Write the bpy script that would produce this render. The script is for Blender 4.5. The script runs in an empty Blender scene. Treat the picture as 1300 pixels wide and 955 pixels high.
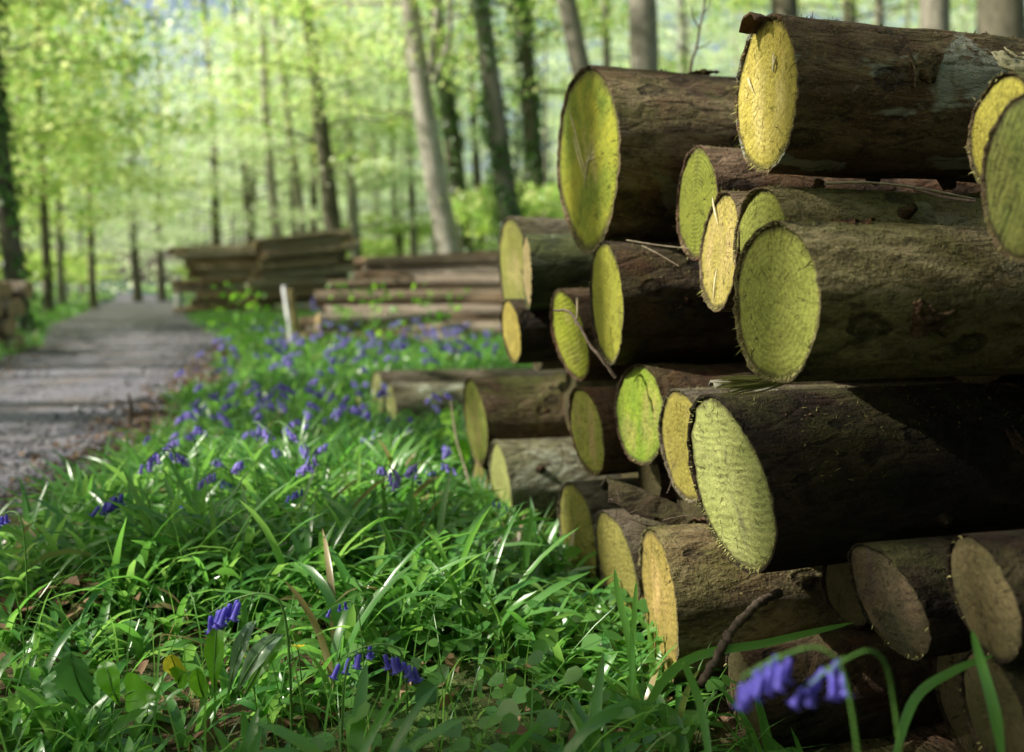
import bpy, math, random
import numpy as np
from mathutils import Vector, Matrix
R = math.radians
scene = bpy.context.scene
COL = scene.collection
F, HY, CH = 1100.0, 365.0, 0.7            # photo focal length (px), horizon row, camera height
rng = np.random.default_rng(7)
random.seed(7)
SUN_EL, SUN_AZ = R(41), math.atan2(-0.18, -0.98)
SUN = np.array([math.cos(SUN_EL)*math.cos(SUN_AZ), math.cos(SUN_EL)*math.sin(SUN_AZ), math.sin(SUN_EL)])

def at(px, py, Y):
    return np.array([(px-650)/F*Y, Y, CH-(py-HY)/F*Y])

# ------------------------------------------------------------------ noise
def _hash(ix, iy, iz, seed):
    h = (ix*374761393 + iy*668265263 + iz*2147483647 + seed*1274126177) & 0xffffffff
    h = ((h ^ (h >> 13))*1274126177) & 0xffffffff
    return ((h ^ (h >> 16)) & 0xffff)/65535.0
def vn(p, seed=0):
    p = np.asarray(p, float); i = np.floor(p).astype(np.int64); f = p-i; f = f*f*(3-2*f)
    out = 0
    for a in (0, 1):
        for b in (0, 1):
            for c in (0, 1):
                w = (f[:, 0] if a else 1-f[:, 0])*(f[:, 1] if b else 1-f[:, 1])*(f[:, 2] if c else 1-f[:, 2])
                out = out + w*_hash(i[:, 0]+a, i[:, 1]+b, i[:, 2]+c, seed)
    return out*2-1
def fbm(p, oct=4, seed=0):
    p = np.asarray(p, float); s = 0; a = 1
    for k in range(oct):
        s = s + a*vn(p, seed+k*17); p = p*2.03+3.1; a *= .5
    return s
def sstep(a, b, x):
    t = np.clip((np.asarray(x, float)-a)/(b-a), 0, 1); return t*t*(3-2*t)

# ------------------------------------------------------------------ mesh helpers
class MB:
    def __init__(s): s.v = []; s.f = []; s.m = []; s.n = 0
    def add(s, v, f, mi=0):
        v = np.asarray(v, float).reshape(-1, 3); s.v.append(v)
        f = np.asarray(f, np.int64)+s.n
        s.f.append(f); s.m.append(np.full(len(f), mi)); s.n += len(v)
    def mesh(s, name, mats, smooth=True):
        me = bpy.data.meshes.new(name)
        v = np.concatenate(s.v); me.vertices.add(len(v)); me.vertices.foreach_set('co', v.ravel())
        tot = [np.full(len(f), f.shape[1]) for f in s.f]; tot = np.concatenate(tot)
        idx = np.concatenate([f.ravel() for f in s.f])
        me.loops.add(len(idx)); me.loops.foreach_set('vertex_index', idx.astype(np.int32))
        me.polygons.add(len(tot)); st = np.concatenate([[0], np.cumsum(tot)[:-1]])
        me.polygons.foreach_set('loop_start', st.astype(np.int32))
        me.polygons.foreach_set('material_index', np.concatenate(s.m).astype(np.int32))
        if smooth: me.polygons.foreach_set('use_smooth', np.ones(len(tot), bool))
        for m in (mats if isinstance(mats, (list, tuple)) else [mats]): me.materials.append(m)
        me.update(calc_edges=True); me.validate()
        return me
def link(name, data, parent=None, mat=None):
    o = bpy.data.objects.new(name, data); COL.objects.link(o)
    if parent is not None: o.parent = parent
    return o
def tag(o, label=None, cat=None, group=None, kind=None):
    if label: o['label'] = label
    if cat: o['category'] = cat
    if group: o['group'] = group
    if kind: o['kind'] = kind
    return o
def empty(name, loc=(0, 0, 0)):
    o = bpy.data.objects.new(name, None); COL.objects.link(o); o.location = tuple(loc); o.empty_display_size = .05
    return o
def grid_faces(nr, nc, wrap=False):
    r = np.arange(nr-1)[:, None]; c = np.arange(nc if wrap else nc-1)[None, :]; c2 = (c+1) % nc
    return np.stack([r*nc+c, r*nc+c2, (r+1)*nc+c2, (r+1)*nc+c], -1).reshape(-1, 4)
def tube(pts, rad, n=6, cap=True):
    pts = np.asarray(pts, float); m = len(pts); rad = np.broadcast_to(rad, (m,))
    t = np.gradient(pts, axis=0); t /= np.linalg.norm(t, axis=1)[:, None]+1e-9
    ref = np.where(np.abs(t[:, 2:3]) < .9, np.array([[0, 0, 1.]]), np.array([[1., 0, 0]]))
    if abs(t[:, 2]).mean() > .6: ref = np.tile([[1., 0, 0]], (m, 1))
    else: ref = np.tile([[0, 0, 1.]], (m, 1))
    a = np.cross(t, ref); a /= np.linalg.norm(a, axis=1)[:, None]+1e-9; b = np.cross(t, a)
    th = np.arange(n)/n*2*math.pi
    v = pts[:, None]+rad[:, None, None]*(np.cos(th)[None, :, None]*a[:, None]+np.sin(th)[None, :, None]*b[:, None])
    return v.reshape(-1, 3), grid_faces(m, n, True)
def smooth_pts(ctrl, n=16):
    c = np.asarray(ctrl, float); k = len(c); P = np.vstack([2*c[0]-c[1], c, 2*c[-1]-c[-2]]); out = []
    for u in np.linspace(0, k-1-1e-6, n):
        i = int(u); f = u-i; p0, p1, p2, p3 = P[i], P[i+1], P[i+2], P[i+3]
        out.append(.5*((2*p1)+(-p0+p2)*f+(2*p0-5*p1+4*p2-p3)*f*f+(-p0+3*p1-3*p2+p3)*f**3))
    return np.array(out)

# ------------------------------------------------------------------ materials
def newmat(name):
    m = bpy.data.materials.new(name); m.use_nodes = True; nt = m.node_tree; nt.nodes.clear()
    out = nt.nodes.new('ShaderNodeOutputMaterial')
    return m, nt, out
class NT:
    def __init__(s, nt): s.nt = nt
    def n(s, t, **k):
        x = s.nt.nodes.new(t)
        for a, b in k.items():
            if a[0] == '_': continue
            setattr(x, a, b)
        return x
    def l(s, a, b): s.nt.links.new(a, b)
    def val(s, sock, v):
        if hasattr(v, 'is_linked') or isinstance(v, bpy.types.NodeSocket): s.l(v, sock)
        else: sock.default_value = v
    def noise(s, vec, scale, detail=4, rough=.55, dist=0.):
        x = s.n('ShaderNodeTexNoise'); s.l(vec, x.inputs['Vector']); x.inputs['Scale'].default_value = scale
        x.inputs['Detail'].default_value = detail; x.inputs['Roughness'].default_value = rough; x.inputs['Distortion'].default_value = dist
        return x.outputs['Fac']
    def ramp(s, fac, stops, interp='LINEAR'):
        x = s.n('ShaderNodeValToRGB'); s.l(fac, x.inputs[0]); cr = x.color_ramp; cr.interpolation = interp
        while len(cr.elements) > 1: cr.elements.remove(cr.elements[-1])
        for i, (p, c) in enumerate(stops):
            e = cr.elements[0] if i == 0 else cr.elements.new(p)
            e.position = p; c = c if isinstance(c, (tuple, list)) else (c, c, c); e.color = (*c[:3], 1)
        return x.outputs[0]
    def mix(s, fac, a, b, mode='MIX'):
        x = s.n('ShaderNodeMix', data_type='RGBA', blend_type=mode)
        s.val(x.inputs[0], fac)
        for i, v in ((6, a), (7, b)):
            s.val(x.inputs[i], v if isinstance(v, bpy.types.NodeSocket) else (*v[:3], 1))
        return x.outputs[2]
    def math(s, op, a, b=0., c=0.):
        x = s.n('ShaderNodeMath', operation=op)
        for i, v in enumerate((a, b, c)):
            s.val(x.inputs[i], v)
        return x.outputs[0]
    def mapping(s, vec, scale=(1, 1, 1), loc=(0, 0, 0)):
        x = s.n('ShaderNodeMapping'); s.l(vec, x.inputs[0]); x.inputs['Scale'].default_value = scale
        if isinstance(loc, bpy.types.NodeSocket): s.l(loc, x.inputs['Location'])
        else: x.inputs['Location'].default_value = loc
        return x.outputs[0]
    def bump(s, h, strength=.5, dist=.01, nrm=None):
        x = s.n('ShaderNodeBump'); s.l(h, x.inputs['Height']); x.inputs['Strength'].default_value = strength; x.inputs['Distance'].default_value = dist
        if nrm is not None: s.l(nrm, x.inputs['Normal'])
        return x.outputs[0]
    def objco(s):
        tc = s.n('ShaderNodeTexCoord'); return tc.outputs['Object']
    def offset_co(s):
        tc = s.n('ShaderNodeTexCoord'); oi = s.n('ShaderNodeObjectInfo')
        v = s.n('ShaderNodeVectorMath', operation='SCALE'); v.inputs[0].default_value = (7.3, 3.1, 5.7); s.l(oi.outputs['Random'], v.inputs['Scale'])
        w = s.n('ShaderNodeVectorMath', operation='ADD'); s.l(tc.outputs['Object'], w.inputs[0]); s.l(v.outputs[0], w.inputs[1])
        return w.outputs[0], oi.outputs['Random'], tc.outputs['Object']
    def principled(s, out, col, rough=.8, nrm=None, spec=.3):
        p = s.n('ShaderNodeBsdfPrincipled'); s.val(p.inputs['Base Color'], col if isinstance(col, bpy.types.NodeSocket) else (*col[:3], 1))
        s.val(p.inputs['Roughness'], rough); s.val(p.inputs['Specular IOR Level'], spec)
        if nrm is not None: s.l(nrm, p.inputs['Normal'])
        s.l(p.outputs[0], out.inputs[0]); return p

def bark_mat(name, dark=(.016, .010, .006), mid=(.098, .066, .036), pale=(.28, .215, .135), red=(.115, .05, .022),
             green=(.10, .115, .026), moss=.45, redamt=.5, palepatch=.0, palecol=(.45, .44, .36)):
    m, nt, out = newmat(name); t = NT(nt); co, rnd, raw = t.offset_co()
    st = t.mapping(co, (.32, 1, 1))
    n1 = t.noise(st, 16, 6, .65, .6); n2 = t.noise(co, 5, 4, .6); n3 = t.noise(st, 75, 4, .7, .3); n4 = t.noise(co, 9, 5, .65, .8)
    c = t.ramp(n1, [(.28, dark), (.48, mid), (.72, pale)])
    c = t.mix(t.math('MULTIPLY', t.ramp(n2, [(.46, 0.), (.62, 1.)]), redamt), c, red)
    geo = t.n('ShaderNodeNewGeometry'); sx = t.n('ShaderNodeSeparateXYZ'); t.l(geo.outputs['Normal'], sx.inputs[0])
    up = t.ramp(sx.outputs['Z'], [(.0, .25), (.9, 1.)])
    g = t.math('MULTIPLY', t.ramp(n4, [(.42, 0.), (.64, 1.)]), up)
    c = t.mix(t.math('MULTIPLY', g, moss), c, green)
    c = t.mix(t.ramp(n3, [(.3, .75), (.5, 0.)]), c, dark)
    if palepatch > 0:
        n5 = t.noise(t.mapping(co, (.55, 1, 1), (3.3, 1.7, 0)), 4.2, 5, .62, 1.2)
        e = .66-palepatch*.12
        c = t.mix(t.ramp(n5, [(e, 0.), (e+.025, 1.)]), c, t.mix(n3, palecol, tuple(x*.55 for x in palecol)))
    # knots: dark rings of little branch scars
    vo = t.n('ShaderNodeTexVoronoi'); t.l(t.mapping(co, (.6, 1, 1)), vo.inputs['Vector']); vo.inputs['Scale'].default_value = 12
    kn = t.ramp(t.math('ADD', vo.outputs['Distance'], t.math('MULTIPLY', t.math('SUBTRACT', n3, .5), .2)), [(.10, .5), (.13, 1.), (.17, .9), (.22, 0.)])
    c = t.mix(t.math('MULTIPLY', kn, .65), c, tuple(x*.7 for x in dark))
    n6 = t.noise(co, 190, 3, .75); n7 = t.noise(t.mapping(co, (.5, 1, 1)), 42, 4, .7)
    c = t.mix(t.ramp(n6, [(.56, 0.), (.70, .55)]), c, pale)
    c = t.mix(t.math('MULTIPLY', t.ramp(n7, [(.30, 1.), (.46, 0.)]), .7), c, dark)
    vc = t.n('ShaderNodeTexVoronoi', feature='DISTANCE_TO_EDGE'); t.l(t.mapping(co, (.45, 1, 1)), vc.inputs['Vector']); vc.inputs['Scale'].default_value = 26
    crack = t.ramp(vc.outputs['Distance'], [(0., 0.), (.12, 1.)])
    h = t.math('ADD', t.math('MULTIPLY', n1, .6), t.math('MULTIPLY', n3, .35))
    h = t.math('ADD', h, t.math('MULTIPLY', crack, .12)); h = t.math('SUBTRACT', h, t.math('MULTIPLY', kn, .5)); h = t.math('ADD', h, t.math('MULTIPLY', n6, .22)); h = t.math('ADD', h, t.math('MULTIPLY', n7, .3))
    t.principled(out, c, .88, t.bump(h, 1., .026), .2)
    return m

def cut_mat(name, A, B, C, rings=1.0, scale=330., streak=.35, saw=.3, sawdir=(0, .35, 1), core=None, off=(0, 0), edge=(.05, .04, .02), patch=.55):
    """cut end of a log; local X is the log axis, Y/Z the face"""
    q_ = .76; tn = lambda c_: (c_[0]*q_*.97+.004, c_[1]*q_*1.0+.004, c_[2]*q_+.004); A = tn(A); B = tn(B); C = tuple(x*q_ for x in C); core = tuple(x*q_ for x in core) if core else None
    m, nt, out = newmat(name); t = NT(nt); co, rnd, raw = t.offset_co()
    n2 = t.noise(co, 11, 5, .6, .4); n3 = t.noise(co, 160, 3, .7); n4 = t.noise(co, 30, 5, .7, .5); n5 = t.noise(co, 420, 2, .7)
    mp = t.mapping(raw, (0, 1, 1), (0, -off[0], -off[1]))
    ds = t.n('ShaderNodeVectorMath', operation='LENGTH'); t.l(mp, ds.inputs[0])
    r = t.math('ADD', ds.outputs['Value'], t.math('MULTIPLY', n2, .016))
    ring = t.math('SINE', t.math('ADD', t.math('MULTIPLY', r, scale*2), t.math('MULTIPLY', n4, 4.0)))
    ring01 = t.math('MULTIPLY_ADD', ring, .5, .5)
    w = t.mapping(co, tuple(110*x+6 for x in sawdir)) if False else None
    dv = t.n('ShaderNodeVectorMath', operation='DOT_PRODUCT'); t.l(raw, dv.inputs[0]); dv.inputs[1].default_value = sawdir
    sawn = t.math('SINE', t.math('ADD', t.math('MULTIPLY', dv.outputs['Value'], 520.), t.math('MULTIPLY', n2, 22.)))
    saw01 = t.math('MULTIPLY', t.math('MULTIPLY_ADD', sawn, .5, .5), t.ramp(n4, [(.35, 0.), (.6, 1.)]))
    c = t.mix(t.ramp(n2, [(.5-patch*.28, 0.), (.5+patch*.28, 1.)]), A, B)
    if core is not None:
        vs = t.mapping(co, (1, 1, .28)); nk = t.noise(vs, 22, 4, .6, .5)
        k = t.math('MULTIPLY', t.ramp(nk, [(.45, 0.), (.66, 1.)]), t.ramp(t.math('MULTIPLY', ds.outputs['Value'], 9.), [(.35, 1.), (.85, 0.)]))
        c = t.mix(k, c, core)
    c = t.mix(t.math('MULTIPLY', ring01, .42*rings), c, C)
    c = t.mix(t.math('MULTIPLY', t.ramp(n3, [(.3, 1.), (.52, 0.)]), .55), c, tuple(x*.42 for x in C))
    sp = t.noise(co, 70, 2, .5); c = t.mix(t.ramp(sp, [(.70, 0.), (.76, .7)]), c, tuple(x*.25 for x in C))
    c = t.mix(t.math('MULTIPLY', saw01, saw*.6), c, tuple(min(1, x*.5) for x in C))
    c = t.mix(t.math('MULTIPLY', t.ramp(n5, [(.55, 0.), (.75, 1.)]), .35), c, tuple(min(.85, x*1.6+.05) for x in A))
    at_ = t.n('ShaderNodeAttribute'); at_.attribute_name = 'edge'
    ne = t.math('ADD', at_.outputs['Fac'], t.math('MULTIPLY', t.math('SUBTRACT', n4, .5), .16))
    c = t.mix(t.ramp(ne, [(.90, 0.), (.99, .85)]), c, edge)
    nv = t.n('ShaderNodeVectorMath', operation='NORMALIZE'); t.l(mp, nv.inputs[0])
    sv = t.n('ShaderNodeVectorMath', operation='SCALE'); t.l(mp, sv.inputs[0]); sv.inputs['Scale'].default_value = 3.0
    av = t.n('ShaderNodeVectorMath', operation='ADD'); t.l(nv.outputs[0], av.inputs[0]); t.l(sv.outputs[0], av.inputs[1])
    oi = t.n('ShaderNodeObjectInfo'); ov = t.n('ShaderNodeVectorMath', operation='ADD'); t.l(av.outputs[0], ov.inputs[0]); t.l(oi.outputs['Random'], ov.inputs[1])
    nc = t.noise(ov.outputs[0], 4.5, 2, .5); ck = t.ramp(t.math('ABSOLUTE', t.math('SUBTRACT', nc, .5)), [(.004, 1.), (.012, 0.)])
    ck = t.math('MULTIPLY', ck, t.ramp(n4, [(.42, 0.), (.58, 1.)]))
    c = t.mix(t.math('MULTIPLY', ck, .8), c, tuple(x*.22 for x in C))
    stn = t.noise(t.mapping(co, (1, 1, .45)), 17, 5, .65, .9); c = t.mix(t.ramp(stn, [(.58, 0.), (.72, .6)]), c, (A[0]*.42, A[1]*.38, A[2]*.6+.01))
    h = t.math('ADD', t.math('MULTIPLY', n3, .8), t.math('MULTIPLY', ring01, .16*rings)); h = t.math('SUBTRACT', h, t.math('MULTIPLY', ck, 1.2))
    h = t.math('ADD', h, t.math('MULTIPLY', saw01, -.7*saw)); h = t.math('ADD', h, t.math('MULTIPLY', n5, .5)); h = t.math('ADD', h, t.math('MULTIPLY', n4, .9))
    t.principled(out, c, .85, t.bump(h, .9, .0035), .2)
    return m

def leaf_mat(name, c1, c2, tr1, tr2, trans=.5, rough=.45, spec=.35, grad=None):
    m, nt, out = newmat(name); t = NT(nt); geo = t.n('ShaderNodeNewGeometry'); rp = geo.outputs['Random Per Island']
    c = t.mix(rp, c1, c2); tc = t.mix(rp, tr1, tr2)
    if grad:
        k = t.ramp(rp, [(1-grad, 0.), (1-grad+.01, 1.)]); c = t.mix(k, c, (.30, .24, .12)); tc = t.mix(k, tc, (.3, .24, .1))
    d = t.n('ShaderNodeBsdfPrincipled'); t.l(c, d.inputs['Base Color']); d.inputs['Roughness'].default_value = rough; d.inputs['Specular IOR Level'].default_value = spec
    tl = t.n('ShaderNodeBsdfTranslucent'); t.l(tc, tl.inputs[0])
    mx = t.n('ShaderNodeMixShader'); mx.inputs[0].default_value = trans; t.l(d.outputs[0], mx.inputs[1]); t.l(tl.outputs[0], mx.inputs[2])
    t.l(mx.outputs[0], out.inputs[0]); return m

def simple_mat(name, a, b, scale=20, stretch=(1, 1, 1), rough=.8, bump=.4, bd=.004, spec=.25):
    m, nt, out = newmat(name); t = NT(nt); co, rnd, raw = t.offset_co(); v = t.mapping(co, stretch)
    n = t.noise(v, scale, 6, .62, .3); n2 = t.noise(v, scale*6, 3, .6)
    c = t.mix(t.ramp(n, [(.3, 0.), (.7, 1.)]), a, b); c = t.mix(t.ramp(n2, [(.3, .6), (.5, 0.)]), c, tuple(x*.4 for x in a))
    t.principled(out, c, rough, t.bump(t.math('ADD', n, t.math('MULTIPLY', n2, .5)), bump, bd), spec); return m

M = {}
M['leafbeech'] = leaf_mat('beech_leaf', (.12, .26, .02), (.42, .54, .08), (.34, .72, .09), (.98, 1., .36), .56, .32, .6)
M['leafpale'] = leaf_mat('pale_leaf', (.18, .33, .06), (.52, .62, .18), (.48, .84, .18), (1., 1., .5), .56, .32, .6)
M['leafdeep'] = leaf_mat('deep_leaf', (.055, .12, .02), (.10, .19, .03), (.22, .42, .06), (.40, .58, .09), .55, .5, .3)
M['leafhaze'] = leaf_mat('haze_paled_leaf', (.26, .42, .14), (.70, .76, .44), (.62, .92, .36), (1., 1., .78), .56, .35, .5)  # distance haze and glare put into a paler leaf colour
M['ivy'] = leaf_mat('ivy_leaf', (.035, .095, .02), (.08, .17, .04), (.10, .26, .03), (.18, .38, .06), .3, .42, .4)
M['blade'] = leaf_mat('strap_leaf', (.042, .155, .028), (.12, .285, .06), (.15, .45, .055), (.36, .66, .13), .42, .30, .6, .025)
M['herb'] = leaf_mat('herb_leaf', (.034, .12, .025), (.10, .23, .05), (.13, .38, .045), (.32, .58, .09), .4, .33, .6)
M['undergrowth'] = leaf_mat('undergrowth_leaf', (.09, .20, .05), (.17, .30, .08), (.30, .55, .12), (.5, .75, .2), .5, .45, .4)
M['litter'] = leaf_mat('dead_leaf', (.10, .055, .03), (.26, .17, .10), (.14, .07, .03), (.2, .12, .05), .12, .7, .2)
M['bell'] = leaf_mat('bell_petal', (.075, .065, .46), (.19, .16, .66), (.16, .12, .7), (.32, .26, .85), .35, .5, .3)
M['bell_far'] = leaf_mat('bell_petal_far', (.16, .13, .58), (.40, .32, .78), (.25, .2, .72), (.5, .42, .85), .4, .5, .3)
M['stem'] = leaf_mat('green_stem', (.07, .18, .03), (.11, .24, .05), (.1, .25, .03), (.12, .3, .04), .2, .45, .4)
M['budstem'] = leaf_mat('dark_stem', (.03, .04, .04), (.05, .06, .05), (.05, .08, .05), (.05, .08, .05), .1, .5, .3)
M['yellow'] = leaf_mat('yellow_petal', (.75, .5, .01), (.85, .62, .03), (.8, .6, .02), (.8, .6, .02), .35, .35, .5)
M['dock'] = leaf_mat('dock_leaf', (.06, .18, .05), (.09, .22, .06), (.08, .26, .05), (.11, .3, .06), .35, .42, .5)
M['brightleaf'] = leaf_mat('bright_green_leaf', (.07, .22, .015), (.10, .27, .02), (.25, .62, .03), (.34, .7, .05), .5, .38, .5)  # saturated bright green leaf colour
M['paleleaf'] = leaf_mat('waxy_leaf', (.16, .26, .14), (.2, .3, .18), (.12, .3, .08), (.14, .32, .1), .3, .25, .8)
M['yellowleaf'] = leaf_mat('yellowing_leaf', (.35, .36, .02), (.5, .42, .03), (.6, .62, .04), (.75, .62, .05), .5, .45, .4)
M['trunkfar'] = simple_mat('haze_paled_bark', (.20, .21, .15), (.36, .36, .28), 3, (1, 1, .35), .85, .5, .01)  # lighter bark colour stands in for haze on far trunks
M['trunk'] = simple_mat('beech_bark', (.13, .125, .095), (.30, .28, .22), 3, (1, 1, .35), .85, .5, .01)
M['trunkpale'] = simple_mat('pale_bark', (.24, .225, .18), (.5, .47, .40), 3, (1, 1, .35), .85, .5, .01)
M['trunkdark'] = simple_mat('dark_bark', (.06, .057, .038), (.17, .155, .11), 4, (1, 1, .3), .9, .6, .015)
M['twig'] = simple_mat('twig_bark', (.05, .035, .028), (.16, .12, .09), 40, (1, 1, 1), .8, .5, .002)
M['palestick'] = simple_mat('pale_stick', (.22, .17, .12), (.42, .36, .26), 40, (1, 1, 1), .7, .3, .001)
M['white'] = simple_mat('white_paint', (.72, .73, .76), (.85, .85, .85), 14, (1, 1, .4), .6, .2, .001)
M['raw'] = simple_mat('raw_wood', (.26, .19, .08), (.42, .33, .15), 30, (1, 1, .3), .8, .4, .002)
M['flake'] = simple_mat('bark_flake', (.035, .02, .013), (.15, .08, .045), 30, (1, 1, 1), .85, .7, .003)
M['fibre'] = leaf_mat('wood_fibre', (.3, .31, .08), (.5, .46, .2), (.3, .3, .08), (.4, .4, .12), .2, .7, .2)
M['palewood'] = simple_mat('pale_wood', (.42, .36, .2), (.66, .6, .4), 60, (1, 1, .2), .7, .4, .001)
M['greenwood'] = simple_mat('green_wood', (.11, .13, .03), (.26, .27, .09), 50, (.2, 1, 1), .8, .6, .002)

M['moss'] = leaf_mat('moss_fibre', (.07, .075, .02), (.22, .20, .09), (.12, .13, .03), (.2, .2, .08), .2, .8, .1)
M['stone'] = leaf_mat('track_stone', (.07, .07, .08), (.30, .29, .30), (.1, .1, .1), (.1, .1, .1), 0., .8, .3)
def far_log_mats():
    b = []
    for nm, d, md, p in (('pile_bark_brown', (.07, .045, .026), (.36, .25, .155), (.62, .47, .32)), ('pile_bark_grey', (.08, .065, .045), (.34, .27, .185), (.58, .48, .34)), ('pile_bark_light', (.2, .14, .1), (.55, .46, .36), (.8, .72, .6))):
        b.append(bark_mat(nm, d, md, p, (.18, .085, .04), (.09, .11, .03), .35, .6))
    return b
FARB = far_log_mats()
M['farend'] = simple_mat('pile_log_end', (.26, .18, .08), (.50, .38, .2), 14, (1, 1, 1), .8, .3, .003)

# ------------------------------------------------------------------ terrain
CY = np.array([-12, -5, 0, 2.44, 2.8, 3.42, 5.3, 7.0, 10.3, 15.4, 25.7, 38.5, 70, 120])
CR = np.array([-.9, -1.1, -1.38, -1.42, -1.45, -1.58, -2.05, -2.42, -3.3, -5.75, -9.9, -15.2, -28.6, -55.])
CW = np.array([2.6, 2.6, 2.5, 2.4, 2.4, 2.3, 2.1, 2.0, 2.3, 2.5, 2.7, 2.7, 2.6, 2.6])
def redge(y): return np.interp(y, CY, CR)
def ledge(y): return np.interp(y, CY, CR-CW)
AX = np.array([math.cos(R(17)), math.sin(R(17))]); UX = np.array([-AX[1], AX[0]])
def terrain(x, y):
    x = np.asarray(x, float); y = np.asarray(y, float)
    dr = x-redge(y); dl = ledge(y)-x
    bank = np.clip(dr-4.2, 0, 16)*.24*sstep(9, 17, y)*(1-.8*sstep(36, 62, y))
    bankl = np.clip(dl-3.0, 0, 14)*.10
    p = np.stack([x, y, 0*x], -1)
    nz = .035*fbm(p*.9, 3, 5)+.012*fbm(p*5, 2, 9)
    far = np.clip((y-30)/60, 0, 1)*fbm(p*.06, 2, 3)*.8
    edge = sstep(-.05, .35, np.maximum(dr, dl))
    verge = .05*sstep(.1, .7, dr)+.03*sstep(.1, .7, dl)
    flat = 1-.75*sstep(.35, .6, (x*AX[0]+y*AX[1]))*sstep(7, 5.5, y)*sstep(-3, 0, y)
    z = edge*(nz*flat+far*edge+verge*flat)+bank+bankl-.03*(1-edge)
    return z
def terr1(x, y): return float(terrain(np.array([x]), np.array([y]))[0])

def build_ground():
    ys = np.concatenate([np.linspace(-40, -2, 20), np.linspace(-1.6, 8, 120), np.linspace(8.25, 30, 70), np.linspace(31, 75, 50), np.linspace(80, 420, 30)])
    u = np.linspace(-1, 1, 261); xs = np.sign(u)*(np.abs(u)**2.2)
    X = np.zeros((len(ys), len(xs))); Y = np.zeros_like(X)
    for i, y in enumerate(ys):
        cx = redge(y)*sstep(-10, 5, y)+.6; half = 40 if y < 30 else 40+(y-30)*1.1
        X[i] = cx+xs*half; Y[i] = y
    Z = terrain(X.ravel(), Y.ravel())
    mb = MB(); mb.add(np.stack([X.ravel(), Y.ravel(), Z], -1), grid_faces(len(ys), len(xs)))
    m, nt, out = newmat('forest_floor'); t = NT(nt); co = t.objco()
    n1 = t.noise(co, 1.3, 5, .6); n2 = t.noise(co, 26, 5, .65); n3 = t.noise(co, .45, 4, .6); n4 = t.noise(co, 90, 3, .6); n5 = t.noise(co, 7, 4, .6)
    lit = t.ramp(n2, [(.3, (.022, .013, .008)), (.5, (.075, .045, .028)), (.72, (.20, .13, .08))])
    gr = t.ramp(n2, [(.3, (.015, .035, .008)), (.6, (.05, .12, .02)), (.8, (.10, .19, .04))])
    sp = t.n('ShaderNodeSeparateXYZ'); t.l(co, sp.inputs[0])
    farf = t.ramp(t.math('DIVIDE', sp.outputs['Y'], 20.), [(.12, 0.), (.5, 1.)])
    g = t.math('ADD', t.ramp(n1, [(.42, 0.), (.58, 1.)]), farf); 
    c = t.mix(t.math('MINIMUM', g, .9), lit, gr)
    vb = t.math('MULTIPLY', t.ramp(n3, [(.48, 0.), (.6, 1.)]), t.ramp(n5, [(.4, 0.), (.6, 1.)]))
    c = t.mix(t.math('MULTIPLY', t.math('MULTIPLY', vb, farf), .6), c, (.2, .17, .5))
    t.principled(out, c, .95, t.bump(t.math('ADD', n2, t.math('MULTIPLY', n4, .4)), .8, .03), .15)
    o = link('ground', mb.mesh('ground', m)); tag(o, 'woodland ground of leaf litter and green plants', kind='structure')

def build_gravel():
    rs = np.random.RandomState(61); n = 9000; y = .9+rs.rand(n)**1.6*16; t = rs.rand(n); e = rs.rand(n) < .5; t = np.where(e, 1-np.abs(rs.normal(0, .12, n)), t); x = ledge(y)+t*(redge(y)-ledge(y)+.06)
    s = rs.gamma(2.2, .0028, n)+.003; s = np.minimum(s, .028); k = rs.normal(0, .2, (n, 6, 3)); o = np.array([[1, 0, 0], [0, 1, 0], [-1, 0, 0], [0, -1, 0], [0, 0, .7], [0, 0, -.7]])
    v = np.stack([x, y, np.full(n, .006)], -1)[:, None]+s[:, None, None]*(o[None]+k); f = np.array([[0, 1, 4], [1, 2, 4], [2, 3, 4], [3, 0, 4], [1, 0, 5], [2, 1, 5], [3, 2, 5], [0, 3, 5]])
    mb = MB(); mb.add(v.reshape(-1, 3), (f[None]+(np.arange(n)*6)[:, None, None]).reshape(-1, 3)); o = link('gravel', mb.mesh('gravel', M['stone'], False)); tag(o, 'loose grey stones scattered on the track', 'gravel', kind='stuff')

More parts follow.
